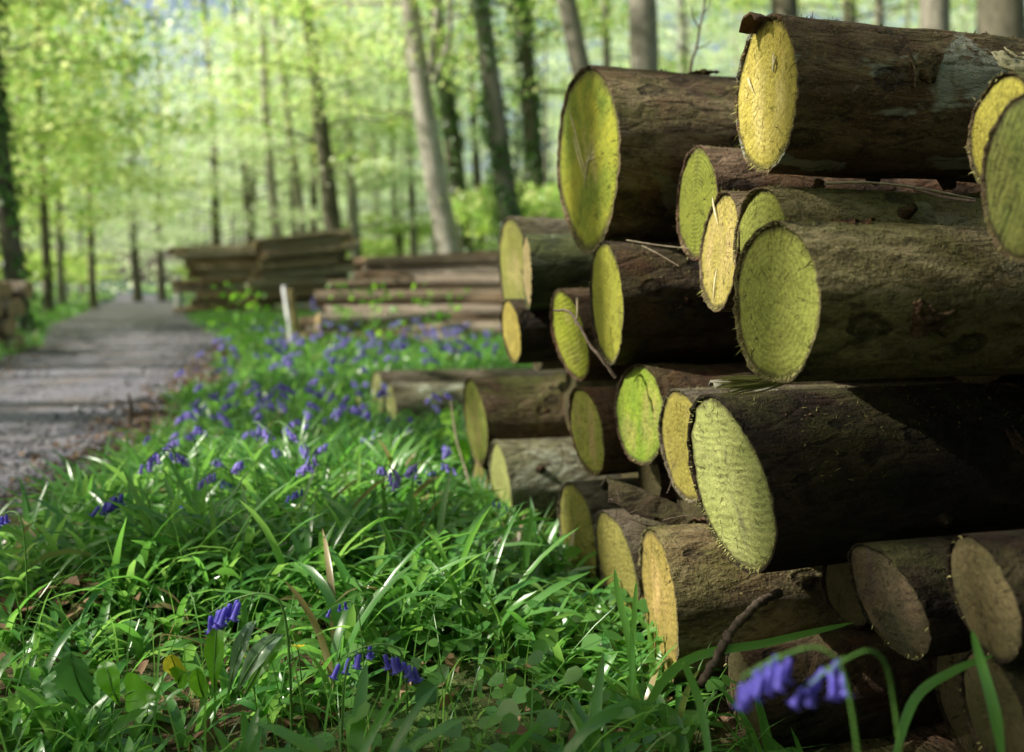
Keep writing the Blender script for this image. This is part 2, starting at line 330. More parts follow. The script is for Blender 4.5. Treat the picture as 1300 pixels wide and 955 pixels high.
def build_track():
    ys = np.concatenate([np.linspace(-12, 12, 160), np.linspace(12.3, 118, 150)])
    nc = 30; u = np.linspace(0, 1, nc)
    X = np.zeros((len(ys), nc)); Y = np.zeros_like(X)
    for i, y in enumerate(ys):
        X[i] = (ledge(y)-.35)+u*(redge(y)-ledge(y)+.7); Y[i] = y
    p = np.stack([X.ravel(), Y.ravel(), 0*X.ravel()], -1)
    U = np.tile(u, len(ys))
    Z = -.004+.012*np.cos((U-.5)*math.pi)+.006*fbm(p*4, 3, 21)-.012*np.exp(-((U-.28)/.07)**2)-.012*np.exp(-((U-.72)/.07)**2)
    mb = MB(); p[:, 2] = Z; mb.add(p, grid_faces(len(ys), nc))
    m, nt, out = newmat('track_gravel'); t = NT(nt); co = t.objco()
    n1 = t.noise(co, 1.6, 5, .6); n2 = t.noise(co, 45, 5, .7); n3 = t.noise(co, 8, 4, .65)
    vo = t.n('ShaderNodeTexVoronoi'); t.l(co, vo.inputs['Vector']); vo.inputs['Scale'].default_value = 70
    c = t.ramp(n2, [(.28, (.03, .03, .042)), (.5, (.115, .112, .145)), (.75, (.42, .41, .45))])
    c = t.mix(t.math('MULTIPLY', t.ramp(n1, [(.45, 0.), (.65, 1.)]), .45), c, (.13, .095, .07))
    c = t.mix(t.math('MULTIPLY', t.ramp(n3, [(.56, 0.), (.66, 1.)]), .4), c, (.13, .10, .08))
    h = t.math('ADD', t.math('MULTIPLY', vo.outputs['Distance'], .6), n2)
    t.principled(out, c, .75, t.bump(h, .7, .012), .4)
    o = link('track', mb.mesh('track', m)); tag(o, 'dark gravel track curving away through the wood', kind='structure')

# ------------------------------------------------------------------ logs of the main stack
GREEN = dict(A=(.30, .32, .045), B=(.20, .25, .035), C=(.13, .14, .03))
CUTS = {
 'A': dict(A=(.42, .40, .035), B=(.15, .22, .015), C=(.20, .22, .02), core=(.60, .48, .18), rings=.2, saw=.25, off=(.0, -.02)),
 'B': dict(A=(.60, .48, .10), B=(.44, .38, .07), C=(.33, .25, .03), core=(.72, .62, .25), rings=.6, saw=.25),
 'C': dict(A=(.26, .28, .03), B=(.19, .22, .025), C=(.10, .11, .015), rings=1.2, saw=.1, scale=420),
 'D': dict(A=(.46, .38, .10), B=(.38, .32, .06), C=(.2, .14, .04), core=(.6, .45, .22), rings=.5, saw=.15),
 'E': dict(A=(.27, .29, .04), B=(.20, .22, .035), C=(.12, .12, .03), rings=.9, saw=.15),
 'F': dict(A=(.36, .37, .08), B=(.29, .32, .055), C=(.17, .18, .035), rings=.8, saw=.1, scale=400, off=(.005, .0), patch=.8),
 'G': dict(A=(.42, .36, .05), B=(.34, .31, .045), C=(.18, .15, .03), rings=.7, saw=.2),
 'H': dict(A=(.30, .31, .07), B=(.14, .20, .03), C=(.10, .11, .05), rings=.4, saw=1., sawdir=(0, .9, .5), patch=.4),
 'I': dict(A=(.36, .34, .035), B=(.28, .29, .03), C=(.18, .17, .02), rings=.4, saw=.15),
 'J1': dict(A=(.30, .30, .06), B=(.24, .24, .06), C=(.14, .13, .04), core=(.45, .38, .16), rings=.2, saw=.25),
 'J2': dict(A=(.42, .32, .16), B=(.32, .26, .1), C=(.2, .15, .07), rings=.5, saw=.2),
 'K': dict(A=(.45, .36, .08), B=(.38, .30, .06), C=(.22, .16, .04), rings=.5, saw=.2),
 'L': dict(A=(.46, .48, .04), B=(.36, .42, .03), C=(.22, .25, .02), core=(.6, .48, .2), rings=.3, saw=.8, sawdir=(0, .3, 1)),
 'M': dict(A=(.30, .29, .06), B=(.17, .22, .03), C=(.12, .13, .03), core=(.36, .26, .12), rings=.5, saw=.2),
 'N': dict(A=(.36, .32, .09), B=(.26, .25, .06), C=(.16, .14, .05), rings=.4, saw=.2),
 'O': dict(A=(.36, .37, .12), B=(.29, .31, .09), C=(.18, .19, .06), rings=.3, saw=.5, sawdir=(0, .6, .8)),
 'P1': dict(A=(.26, .26, .10), B=(.2, .21, .07), C=(.14, .13, .06), rings=.4, saw=.1),
 'P2': dict(A=(.34, .34, .13), B=(.27, .28, .09), C=(.18, .17, .07), rings=.4, saw=.1),
 'Q': dict(A=(.42, .39, .08), B=(.28, .31, .045), C=(.22, .2, .05), core=(.55, .38, .18), rings=.5, saw=.2),
 'R': dict(A=(.26, .34, .025), B=(.13, .24, .015), C=(.12, .17, .02), core=(.55, .36, .17), rings=.3, saw=.2, patch=.5),
 'S': dict(A=(.36, .31, .06), B=(.30, .26, .045), C=(.2, .15, .03), rings=.7, saw=.15),
 'T': dict(A=(.42, .43, .15), B=(.34, .37, .10), C=(.26, .27, .09), rings=.15, saw=.5, sawdir=(0, .15, 1), patch=.7),
 'U': dict(A=(.28, .26, .05), B=(.22, .22, .04), C=(.14, .12, .03), rings=.5, saw=.2),
 'V': dict(A=(.30, .26, .055), B=(.24, .22, .05), C=(.15, .12, .035), rings=.7, saw=.2),
 'W': dict(A=(.37, .27, .07), B=(.30, .24, .05), C=(.19, .13, .04), core=(.6, .42, .17), rings=.4, saw=.25),
 'X': dict(A=(.15, .105, .06), B=(.035, .036, .012), C=(.05, .035, .02), rings=.3, saw=.2, patch=.35),  # X, Y and Z faces darkened in colour to stand for shade
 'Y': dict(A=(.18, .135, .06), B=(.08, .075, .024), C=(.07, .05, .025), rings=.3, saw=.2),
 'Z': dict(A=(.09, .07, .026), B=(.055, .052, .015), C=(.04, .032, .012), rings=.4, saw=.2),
}
BK = {
 'brown': bark_mat('bark_brown', moss=.8, redamt=.55, palepatch=.3, palecol=(.20, .175, .10)),
 'mossy': bark_mat('bark_mossy', moss=.85, redamt=.25, green=(.10, .12, .025)),
 'grey': bark_mat('bark_grey', mid=(.10, .085, .06), pale=(.22, .19, .14), moss=.4, redamt=.2),
 'red': bark_mat('bark_red', mid=(.10, .058, .036), pale=(.22, .15, .10), moss=.2, redamt=.8),
 'top': bark_mat('bark_peeling', mid=(.115, .075, .040), pale=(.29, .22, .13), moss=.35, redamt=.45, palepatch=.9, palecol=(.36, .37, .30)),
 'olive': bark_mat('bark_olive', mid=(.145, .118, .055), pale=(.36, .31, .17), moss=.6, redamt=.3, green=(.13, .135, .032), palepatch=.35, palecol=(.27, .25, .15)),
 'black': bark_mat('bark_shade_black', dark=(.006, .0045, .003), mid=(.017, .011, .007), pale=(.06, .045, .026), red=(.03, .014, .008), moss=.3, redamt=.5),  # near-black stands for shade on the low logs; also the dark slab
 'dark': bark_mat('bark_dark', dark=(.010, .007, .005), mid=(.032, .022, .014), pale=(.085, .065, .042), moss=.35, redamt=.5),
 'green': bark_mat('bark_algae', dark=(.018, .022, .010), mid=(.05, .06, .03), pale=(.13, .15, .085), moss=.6, redamt=.05),
 'pale': bark_mat('bark_pale', mid=(.16, .15, .10), pale=(.34, .33, .24), moss=.6, redamt=.2, palepatch=.7, palecol=(.40, .42, .31)),
}
# key: cx, cy, D, depth Y, face width px, tilt (top minus bottom, px), bark, label
LOGS = {
 'A': (743, 200, 238, 1.886, 76, -8, 'brown', 'fattest log, yellow-green end with pale scratches, at the upper left of the stack'),
 'B': (970, 125, 190, 1.269, 82, -8, 'top', 'topmost log with bright golden yellow end and peeling bark'),
 'C': (883, 256, 137, 1.60, 50, 4, 'red', 'green-ended log with curled bark flap, under the golden topmost log'),
 'D': (912, 320, 152, 1.42, 48, 10, 'brown', 'narrow orange-yellow log end squeezed left of the two olive logs'),
 'E': (966, 312, 140, 1.262, 74, -4, 'olive', 'olive log with green end, half hidden behind the big ringed log'),
 'F': (983, 381, 198, 1.086, 109, 0, 'olive', 'big olive log with clear growth rings and torn fibres at its rim'),
 'G': (1268, 162, 140, 1.004, 78, 6, 'brown', 'yellow log end at the right edge, behind the dark-lined green end'),
 'H': (1302, 222, 225, .850, 124, 6, 'mossy', 'log end with dark saw lines and green algae, cut by the right edge'),
 'I': (769, 383, 156, 1.782, 41, -8, 'dark', 'log with clean yellow oval end below the fattest log'),
 'J1': (652, 345, 132, 2.593, 40, -14, 'grey', 'big split greenish log end behind the short protruding dark log'),
 'J2': (669, 345, 92, 2.320, 11, -4, 'green', 'dark green-barked log sticking out furthest, seen almost from the side'),
 'K': (648, 421, 82, 2.406, 23, -10, 'dark', 'small orange log end below the protruding dark green log'),
 'L': (723, 427, 112, 2.049, 42, -24, 'red', 'bright lime-yellow log end with slanting saw marks, left of the clean yellow oval'),
 'M': (603, 534, 108, 2.674, 29, -12, 'mossy', 'mossy-topped log above the pale-topped log, at the stack far end'),
 'N': (610, 614, 64, 2.733, 20, -6, 'dark', 'small low log end under the mossy-topped log'),
 'O': (636, 619, 114, 2.443, 28, -12, 'pale', 'pale-topped log with brown flank resting on the grass'),
 'P1': (479, 499, 56, 4.622, 15, -4, 'grey', 'grey-green log at the far end, left of a pair lying in grass'),
 'P2': (496, 517, 58, 4.229, 13, -4, 'pale', 'pale-barked log at the far end, right of a pair lying in grass'),
 'Q': (744, 546, 112, 1.918, 42, -14, 'red', 'log with cream and green end, left of the vivid green end'),
 'R': (812, 527, 129, 1.704, 63, 0, 'dark', 'vivid green log end with orange heart in mid stack'),
 'S': (866, 566, 141, 1.515, 60, -14, 'grey', 'ochre log end tucked behind the pale rough end'),
 'T': (923, 613, 214, 1.289, 103, -36, 'black', 'large log with pale yellow-green end covered in rough saw marks'),
 'U': (732, 676, 130, 1.963, 48, -14, 'grey', 'leftmost of the three olive-brown ends in the bottom row'),
 'V': (782, 718, 138, 1.735, 52, -18, 'grey', 'middle of the three olive-brown ends in the bottom row'),
 'W': (835, 766, 192, 1.497, 49, -8, 'olive', 'bottom row log with cracked orange-brown narrow end beside the strap leaves'),
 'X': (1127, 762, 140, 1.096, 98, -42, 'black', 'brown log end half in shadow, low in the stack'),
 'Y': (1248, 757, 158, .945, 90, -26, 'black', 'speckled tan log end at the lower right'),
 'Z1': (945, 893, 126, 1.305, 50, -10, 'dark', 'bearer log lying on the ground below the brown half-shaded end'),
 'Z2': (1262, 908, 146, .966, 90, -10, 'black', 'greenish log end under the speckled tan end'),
}
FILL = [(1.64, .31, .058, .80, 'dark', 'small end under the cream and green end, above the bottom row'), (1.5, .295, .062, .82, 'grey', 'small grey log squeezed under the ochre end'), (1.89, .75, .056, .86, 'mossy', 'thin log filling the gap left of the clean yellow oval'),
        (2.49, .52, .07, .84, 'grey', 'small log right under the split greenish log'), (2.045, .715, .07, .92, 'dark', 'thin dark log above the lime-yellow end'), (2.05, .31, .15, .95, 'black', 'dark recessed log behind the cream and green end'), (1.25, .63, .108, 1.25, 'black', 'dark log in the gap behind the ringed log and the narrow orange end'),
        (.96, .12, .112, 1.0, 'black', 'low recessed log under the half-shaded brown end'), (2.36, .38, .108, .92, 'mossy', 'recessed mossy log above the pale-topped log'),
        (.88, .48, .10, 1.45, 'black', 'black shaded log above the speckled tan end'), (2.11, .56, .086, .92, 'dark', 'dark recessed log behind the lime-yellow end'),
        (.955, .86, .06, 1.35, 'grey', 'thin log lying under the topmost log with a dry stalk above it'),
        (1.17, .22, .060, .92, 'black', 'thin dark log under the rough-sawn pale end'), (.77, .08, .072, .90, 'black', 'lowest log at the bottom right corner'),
        (2.12, .075, .072, .9, 'dark', 'thin log on the ground behind the bottom row')]

def make_log(key, o, r, Lg, k1, k2, bark, cut, seed, label, ang, near=True, pitch=0.):
    """o: end centre; local +X = into the stack; cut plane x = k1*y + k2*z"""
    root = empty('log', o); root.rotation_euler = (0, -pitch, ang)
    tag(root, label, 'log', 'logs in the near stack')
    na, nl = (96, 90) if near else (48, 40)
    th = np.arange(na)/na*2*math.pi
    tt = np.linspace(0, 1, nl)**1.6*Lg
    cs = np.stack([np.cos(th), np.sin(th)], -1)
    TH, T = np.meshgrid(th, tt)
    P = np.stack([T*2.2, np.cos(TH)*r*9, np.sin(TH)*r*9], -1).reshape(-1, 3)
    big = fbm(P*.55, 2, seed)*.058; fine = fbm(P*3.2*np.array([1.0, 1, 1]), 3, seed+40)*.024
    out1 = (fbm(np.stack([0*th, np.cos(th)*1.1, np.sin(th)*1.1], -1), 2, seed+5)*.06)      # outline of the section
    rr = r*(1+out1[None, :]+(big+fine).reshape(nl, na)*np.minimum(1, .35+T*6))*(1-.035*T/1.0)
    rs = np.random.RandomState(seed)
    for _ in range(10 if near else 4):                                  # knots and humps
        a0 = rs.uniform(0, 2*math.pi); t0 = rs.uniform(.08, min(1.2, Lg)); s = rs.uniform(.012, .028); hgt = rs.uniform(-.010, .011)
        da = (TH-a0+math.pi) % (2*math.pi)-math.pi
        rr = rr+hgt*np.exp(-((da*r)**2+(T-t0)**2)/(s*s))
    Yv, Zv = np.cos(TH)*rr, np.sin(TH)*rr
    shear = np.exp(-T/.25)
    Xv = T+(k1*Yv+k2*Zv)*shear
    lip = np.abs(fbm(np.stack([0*th, np.cos(th)*9*r*8, np.sin(th)*9*r*8], -1), 3, seed+9))*.0035
    Xv[0] -= lip
    v = np.stack([Xv, Yv, Zv], -1).reshape(-1, 3)
    mb = MB(); mb.add(v, grid_faces(nl, na, True))
    # bark thickness: an inner lip
    ker = np.hanning(13); ker /= ker.sum(); sm = np.convolve(np.concatenate([rr[0][-6:], rr[0], rr[0][:6]]), ker, 'valid')
    ri = np.minimum(sm*.962, rr[0]*.985)
    inner0 = np.stack([Xv[0]+.001, np.cos(th)*ri, np.sin(th)*ri], -1)
    inner1 = np.stack([k1*np.cos(th)*ri+k2*np.sin(th)*ri+.006, np.cos(th)*ri*.995, np.sin(th)*ri*.995], -1)
    f = grid_faces(3, na, True); mb.add(np.concatenate([v[:na], inner0, inner1]), f[:, ::-1])
    # far end closed
    mb.add(np.concatenate([v[-na:], [[Lg, 0, 0]]]), [[i, (i+1) % na, na] for i in range(na)])
    link('bark', mb.mesh('bark', BK[bark]), root)
    # cut face: polar grid
    nr = 26 if near else 10
    rad = np.linspace(0.02, 1, nr); RD, T2 = np.meshgrid(rad, th, indexing='ij')
    yy, zz = np.cos(T2)*ri[None, :]*.99*RD, np.sin(T2)*ri[None, :]*.99*RD
    p3 = np.stack([0*yy, yy, zz], -1).reshape(-1, 3)
    dx = fbm(p3*38, 3, seed+3)*.0016+fbm(p3*9, 2, seed+6)*.003+vn(p3*220, seed+8)*.0006
    xx = (k1*yy+k2*zz).ravel()+.003*RD.ravel()**6+dx
    fv = np.stack([xx, yy.ravel(), zz.ravel()], -1)
    mb = MB(); mb.add(fv, grid_faces(nr, na, True)[:, ::-1]); mb.add(np.vstack([fv[:na], fv[:na].mean(0)]), [[(i+1) % na, i, na] for i in range(na)])
    me = mb.mesh('cut_face', cut)
    att = me.attributes.new('edge', 'FLOAT', 'POINT'); e = np.concatenate([RD.ravel(), np.full(na+1, .02)]).astype(np.float32); att.data.foreach_set('value', e)
    link('cut_face', me, root)
    if near:      # torn fibres round the rim
        mb = MB(); nf = 20 if key[0] in 'XYZ' else int(40+190*(key in 'FTB'))
        for _ in range(nf):
            a = rs.uniform(0, 2*math.pi)
            if rs.rand() < .55: a = -math.pi/2+rs.normal(0, .9)
            i = int(a/(2*math.pi)*na) % na; q = ri[i]*rs.uniform(.96, 1.0); b = np.array([k1*math.cos(a)*q+k2*math.sin(a)*q, math.cos(a)*q, math.sin(a)*q])
            ln = rs.exponential(.0035)+.0015; ln = min(ln, .016)
            dr = np.array([-rs.uniform(.3, 1), math.cos(a)*rs.uniform(0, .9), math.sin(a)*rs.uniform(0, .9)-.25]); dr /= np.linalg.norm(dr)
            s = np.cross(dr, rs.normal(size=3)); s /= np.linalg.norm(s); w = rs.uniform(.0003, .0008)
            md = b+dr*ln*.5+rs.normal(0, .001, 3)
            mb.add([b-s*w, b+s*w, md+s*w*.8, md-s*w*.8, b+dr*ln+rs.normal(0, .0015, 3)], [[0, 1, 2, 3]]); mb.f.append(np.array([[3, 2, 4]])+mb.n-5); mb.m.append(np.array([0]))
        link('torn_fibre', mb.mesh('torn_fibre', M['fibre']), root)['kind'] = 'stuff'
    return root

def add_moss_and_stubs():
    rs = np.random.RandomState(8)
    for k, (o, r, k1, k2, ang, rt) in LOGINFO.items():
        if k[0] in 'NKPXYZ': continue
        me = [c for c in rt.children if c.name.startswith('bark')][0].data; nv = len(me.vertices); co = np.zeros(nv*3); me.vertices.foreach_get('co', co); co = co.reshape(-1, 3); nr = np.zeros(nv*3); me.vertices.foreach_get('normal', nr); nr = nr.reshape(-1, 3)
        ok = np.where((co[:, 0] > .005)&(co[:, 0] < .9)&(nr[:, 2] > .25)&(np.abs((co[:, 1]**2+co[:, 2]**2)**.5-r) < r*.25))[0]
        cl = fbm(co[ok]*14, 3, 5+len(k)); ok = ok[cl > (-.1 if k in 'MFEAT' else .15)]
        if not len(ok): continue
        n = 1500 if k in ('A', 'B', 'E', 'F', 'T', 'M') else 600
        i = ok[rs.randint(0, len(ok), n)]; p = co[i]+rs.normal(0, .004, (n, 3))*np.array([1, .6, .1]); d = nr[i]*.7+rs.normal(0, .55, (n, 3)); d /= np.linalg.norm(d, axis=1)[:, None]
        ln = rs.gamma(2, .0016, n)+.0012; q = np.cross(d, rs.normal(size=(n, 3))); q /= np.linalg.norm(q, axis=1)[:, None]; w = rs.uniform(.0004, .0011, n)
        p = p-nr[i]*.001; V = np.stack([p-q*w[:, None], p+q*w[:, None], p+d*ln[:, None]+q*w[:, None]*.3, p+d*ln[:, None]-q*w[:, None]*.3], 1)
        mb = MB(); mb.add(V.reshape(-1, 3), np.arange(n*4).reshape(-1, 4)); ob = link('moss', mb.mesh('moss', M['moss'], False), rt); ob['kind'] = 'stuff'
        if k in 'ABEFTWMIO':
            for _ in range(3 if r > .1 else 2):
                a = rs.uniform(.2, 2.9) if rs.rand() < .6 else rs.uniform(3.4, 5.2); t0 = rs.uniform(.08, .55); j = int(np.argmin((co[:, 0]-t0)**2+(np.arctan2(co[:, 2], co[:, 1]) % 6.283-a)**2*r*r)); b = co[j]; nn = nr[j]+np.array([.35, 0, 0]); nn /= np.linalg.norm(nn); R0 = rs.uniform(.006, .012); ln = rs.uniform(.006, .02)
                pts = [b-nn*.012, b-nn*.002, b+nn*ln*.5, b+nn*ln, b+nn*ln*1.02]; v, f = tube(pts, np.array([R0*1.9, R0*1.35, R0, R0*.9, R0*.1]), 10); v = v+rs.normal(0, .0008, v.shape); mb = MB(); mb.add(v, f)
                link('branch_stub', mb.mesh('branch_stub', BK['dark']), rt)

LOGINFO = {}
def build_stack():
    for i, (k, (cx, cy, D, Y, w, tl, bk, lab)) in enumerate(LOGS.items()):
        o = at(cx, cy, Y); r = D*Y/2/F; tX = o[0]/Y
        ang = R(17)+random.gauss(0, .02); 
        if k in ('P1', 'P2'): ang = R(14)
        if k == 'J2': ang = R(15)
        d = np.array([math.cos(ang), math.sin(ang)]); u = np.array([-d[1], d[0]])
        pu = u[0]-u[1]*tX; pd = d[0]-d[1]*tX
        k1 = float(np.clip((-w/D-pu)/pd, -.55, .55)); k2 = float(np.clip(tl/D/pd*.9, -.3, .3))
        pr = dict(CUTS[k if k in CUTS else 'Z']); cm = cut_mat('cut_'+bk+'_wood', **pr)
        Lg = 3.0 if k[0] != 'J' else 2.6
        near = Y < 3
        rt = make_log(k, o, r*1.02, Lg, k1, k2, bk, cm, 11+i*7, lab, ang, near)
        LOGINFO[k] = (o, r, k1, k2, ang, rt)
    for i, (s, z, r, p, bk, lab) in enumerate(FILL):
        ang = R(17); o = np.array([p*AX[0]+s*UX[0], p*AX[1]+s*UX[1], z])
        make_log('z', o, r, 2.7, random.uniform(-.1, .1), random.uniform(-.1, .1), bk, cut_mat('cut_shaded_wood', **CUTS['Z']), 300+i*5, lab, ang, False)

def on_log(k, t, a, lift=0.):
    """world point on the bark of log k, t along the axis, a angle from local +Y"""
    o, r, k1, k2, ang, rt = LOGINFO[k]
    lx, ly, lz = t, math.cos(a)*(r+lift), math.sin(a)*(r+lift)
    return np.array([o[0]+lx*math.cos(ang)-ly*math.sin(ang), o[1]+lx*math.sin(ang)+ly*math.cos(ang), o[2]+lz])

def sheet(P0, du, dv, nu, nv, curl, seed, mat, name, parent=None, jag=.15, thick=.003, droop=0.):
    """a ragged curved piece of bark, two-sided"""
    u = np.linspace(0, 1, nu); v = np.linspace(-.5, .5, nv); U, V = np.meshgrid(u, v, indexing='ij')
    rs = np.random.RandomState(seed); du = np.asarray(du, float); dv = np.asarray(dv, float); nn = np.cross(du, dv); nn /= np.linalg.norm(nn)
    wv = 1+jag*fbm(np.stack([U.ravel()*5, 0*U.ravel(), 0*U.ravel()+seed], -1), 3, seed).reshape(U.shape)
    uj = U+jag*.35*fbm(np.stack([V.ravel()*7, 0*U.ravel()+seed, 0*U.ravel()], -1), 3, seed+3).reshape(U.shape)*(U > .8)
    h = curl*(V*2)**2*np.linalg.norm(dv)*.5+.004*fbm(np.stack([U.ravel()*6, V.ravel()*6, 0*U.ravel()], -1), 3, seed+6).reshape(U.shape)+droop*U**2
    p = np.asarray(P0)+uj[..., None]*du+(V*wv)[..., None]*dv-h[..., None]*nn
    p2 = p-nn*thick
    mb = MB(); g = grid_faces(nu, nv); mb.add(p.reshape(-1, 3), g); mb.add(p2.reshape(-1, 3), g[:, ::-1])
    n = nu*nv; ring = [i*nv for i in range(nu)]+[(nu-1)*nv+j for j in range(1, nv)]+[i*nv+nv-1 for i in range(nu-2, -1, -1)]+[j for j in range(nv-2, 0, -1)]
    V_ = np.concatenate([p.reshape(-1, 3), p2.reshape(-1, 3)])
    mb.add(V_, [[ring[i], ring[(i+1) % len(ring)], n+ring[(i+1) % len(ring)], n+ring[i]] for i in range(len(ring))])
    return link(name, mb.mesh(name, mat), parent)

def attach(ob, root):
    """keep world shape, make ob a part of root"""
    mw = Matrix.Translation(root.location) @ root.rotation_euler.to_matrix().to_4x4()
    ob.data.transform(mw.inverted()); ob.parent = root

def stick(name, pts, r0, r1, mat, label, cat, n=24, side=6, rough=.0, group=None):
    p = smooth_pts(pts, n); rs = np.random.RandomState(len(label))
    if rough: p = p+rs.normal(0, rough, p.shape)
    rad = np.linspace(r0, r1, n)*(1+rs.uniform(-.12, .12, n))
    mb = MB(); v, f = tube(p-p[0], rad, side); mb.add(v, f)
    o = link(name, mb.mesh(name, mat)); o.location = tuple(p[0]); tag(o, label, cat, group); return o

def build_stack_details():
    up = math.pi/2
    # bark flaps on the logs
    B = LOGINFO['B'][5]
    o = sheet(at(948, 18, 1.25), at(1030, 34, 1.30)-at(948, 18, 1.25), np.array([-.01, .05, 0]), 14, 8, .5, 3, M['flake'], 'bark_flake'); attach(o, B)
    C = LOGINFO['C'][5]
    o = sheet(on_log('C', .02, up-.5, .006), on_log('C', .11, up-.5, .014)-on_log('C', .02, up-.5, .006), np.array([.0, -.05, -.045]), 12, 10, -.7, 8, M['flake'], 'bark_flake'); attach(o, C)
    o = sheet(on_log('B', .17, -.9, .004), on_log('B', .30, -.75, .008)-on_log('B', .17, -.9, .004), np.array([.004, -.03, .02]), 12, 7, .4, 12, M['flake'], 'bark_flake'); attach(o, B)
    for i, (t, a, s, mm) in enumerate([(.33, 2.55, .035, 'palewood'), (.36, 2.35, .028, 'palewood')]):
        p = on_log('B', t, a, .003); q = on_log('B', t+s*1.6, a+.12, .004)
        w = on_log('B', t, a+.2, .003)-on_log('B', t, a-.2, .003)
        o = sheet(p, q-p, w*.8, 10, 8, -.12, 30+i, M[mm], 'pale_patch'); attach(o, B)
    rs = np.random.RandomState(19)
    for k in ('A', 'B', 'E', 'F', 'T', 'I', 'W', 'M', 'C'):
        for _ in range(3):
            t = rs.uniform(.05, .5); a = up+rs.uniform(-.5, 1.9); ln = rs.uniform(.03, .08); wd = rs.uniform(.12, .3)
            p = on_log(k, t, a, .001); q = on_log(k, t+ln, a+rs.uniform(-.15, .15), rs.uniform(.002, .006)); w = on_log(k, t, a+wd, .001)-on_log(k, t, a-wd, .001)
            o = sheet(p, q-p, w*.8, 12, 9, rs.uniform(-.35, -.1), int(rs.randint(999)), BK['red'] if rs.rand() < .5 else BK['brown'], 'bark_flake', jag=.5, thick=.0025); attach(o, LOGINFO[k][5])
    # torn slivers
    Fr = LOGINFO['F'][5]
    mb = MB(); rs = np.random.RandomState(3)
    for i in range(34):
        u = rs.rand(); p = at(1002-30*u, 484+rs.uniform(-3, 4), 1.15+rs.uniform(-.01, .01)); q = at(930-rs.uniform(0, 32), 478+26*rs.rand(), 1.12+rs.uniform(-.015, .015))
        v, f = tube(smooth_pts([p, (p+q)/2+rs.normal(0, .002, 3), q], 7), np.array([.0016, .0018, .0016, .0013, .001, .0006, .0002])*rs.uniform(.6, 1.3), 4); mb.add(v, f)
    o = link('splinter', mb.mesh('splinter', M['fibre'])); o['kind'] = 'stuff'; attach(o, Fr)
    # pale scratches on the fat log and the golden log (thin raised wood curls)
    for kk, segs in (('A', [((724, 140), (746, 228)), ((728, 172), (742, 226)), ((738, 214), (768, 178)), ((745, 206), (762, 196)), ((742, 240), (752, 175))]), ('B', [((950, 98), (958, 118)), ((982, 92), (986, 72)), ((984, 88), (983, 66))]), ('D', [((905, 250), (912, 285)), ((911, 340), (906, 385))])):
        o_, r, k1, k2, ang, rt = LOGINFO[kk]; nrm = np.array([math.cos(ang), math.sin(ang), 0]); U3 = np.array([-math.sin(ang), math.cos(ang), 0.])
        pn = nrm-k1*U3-k2*np.array([0, 0, 1.])
        for (a, b) in segs:
            pts = []
            for q in (a, b):
                dirv = at(q[0], q[1], 1.)-np.array([0, 0, CH]); tt = np.dot(o_-np.array([0, 0, CH]), pn)/np.dot(dirv, pn); pts.append(np.array([0, 0, CH])+dirv*tt-nrm*.0012)
            v, f = tube(smooth_pts([pts[0], (pts[0]+pts[1])/2-nrm*.0008, pts[1]], 10), np.array([.0004, .0012, .0018, .0022, .002, .0022, .0017, .0014, .0009, .0004])*.9, 5); mb = MB(); mb.add(v, f)
            o = link('pale_scratch', mb.mesh('pale_scratch', M['palewood'])); attach(o, rt)
    # loose things lying on the stack
    stick('dry_stalk', [at(1047, 233, 1.20), at(1100, 232, 1.21), at(1160, 238, 1.22), at(1238, 253, 1.23)], .0024, .0016, M['palestick'], 'straw-coloured dry stalk lying along the olive logs below the topmost log', 'stalk')
    stick('green_twig', [at(1160, 240, 1.16), at(1195, 250, 1.15), at(1238, 256, 1.13)], .0028, .0022, M['twig'], 'short dark greenish twig beside the dry stalk, pointing at the right edge', 'twig')
    o = stick('fallen_branch', [at(990, 752, 1.30), at(958, 770, 1.24), at(930, 800, 1.19), at(912, 830, 1.16), at(890, 868, 1.14)], .0065, .0055, M['twig'], 'knobbly brown stick leaning on the bottom row above the blue flowers', 'stick', 40, 8, .0011)
    stick('dark_twig', [at(703, 394, 1.70), at(722, 396, 1.68), at(735, 412, 1.66), at(748, 436, 1.65), at(764, 456, 1.64), at(782, 480, 1.64)], .0022, .0042, M['twig'], 'thin dark curved twig hanging before the lime-yellow end', 'twig', 26, 6, .0005)
    stick('white_stalk', [at(733, 378, 1.75), at(733, 398, 1.75), at(731, 412, 1.75)], .0028, .0022, M['palestick'], 'short whitish stalk standing by the curved dark twig', 'stalk')
    stick('straw', [at(795, 305, 1.66), at(840, 312, 1.64), at(900, 318, 1.62)], .0014, .001, M['palestick'], 'fine pale straw lying on the log with the clean yellow oval end', 'straw')
    stick('straw', [at(815, 312, 1.64), at(835, 322, 1.62), at(862, 338, 1.60)], .0009, .0007, M['palestick'], 'hair-thin straw trailing down the dark bark under the fattest log', 'straw')
    # broken bark slab between the ends
    a = at(772, 606, 1.64); b = at(862, 640, 1.58)
    o = sheet(a-a, b-a, np.array([-.01, .07, .012]), 22, 12, .8, 17, BK['black'], 'bark_slab', jag=.35, thick=.007); o.location = tuple(a)
    tag(o, 'broken dark bark slab wedged below the vivid green end', 'bark slab')
    a = at(905, 482, 1.40); b = at(985, 492, 1.42)
    o = sheet(a-a, b-a, np.array([.0, .05, .0]), 16, 8, .2, 23, M['trunk'], 'bark_strip', jag=.3, thick=.004); o.location = tuple(a); tag(o, 'grey bark strip lying on top of the large rough-sawn log', 'bark strip')
    a = at(775, 645, 1.75)
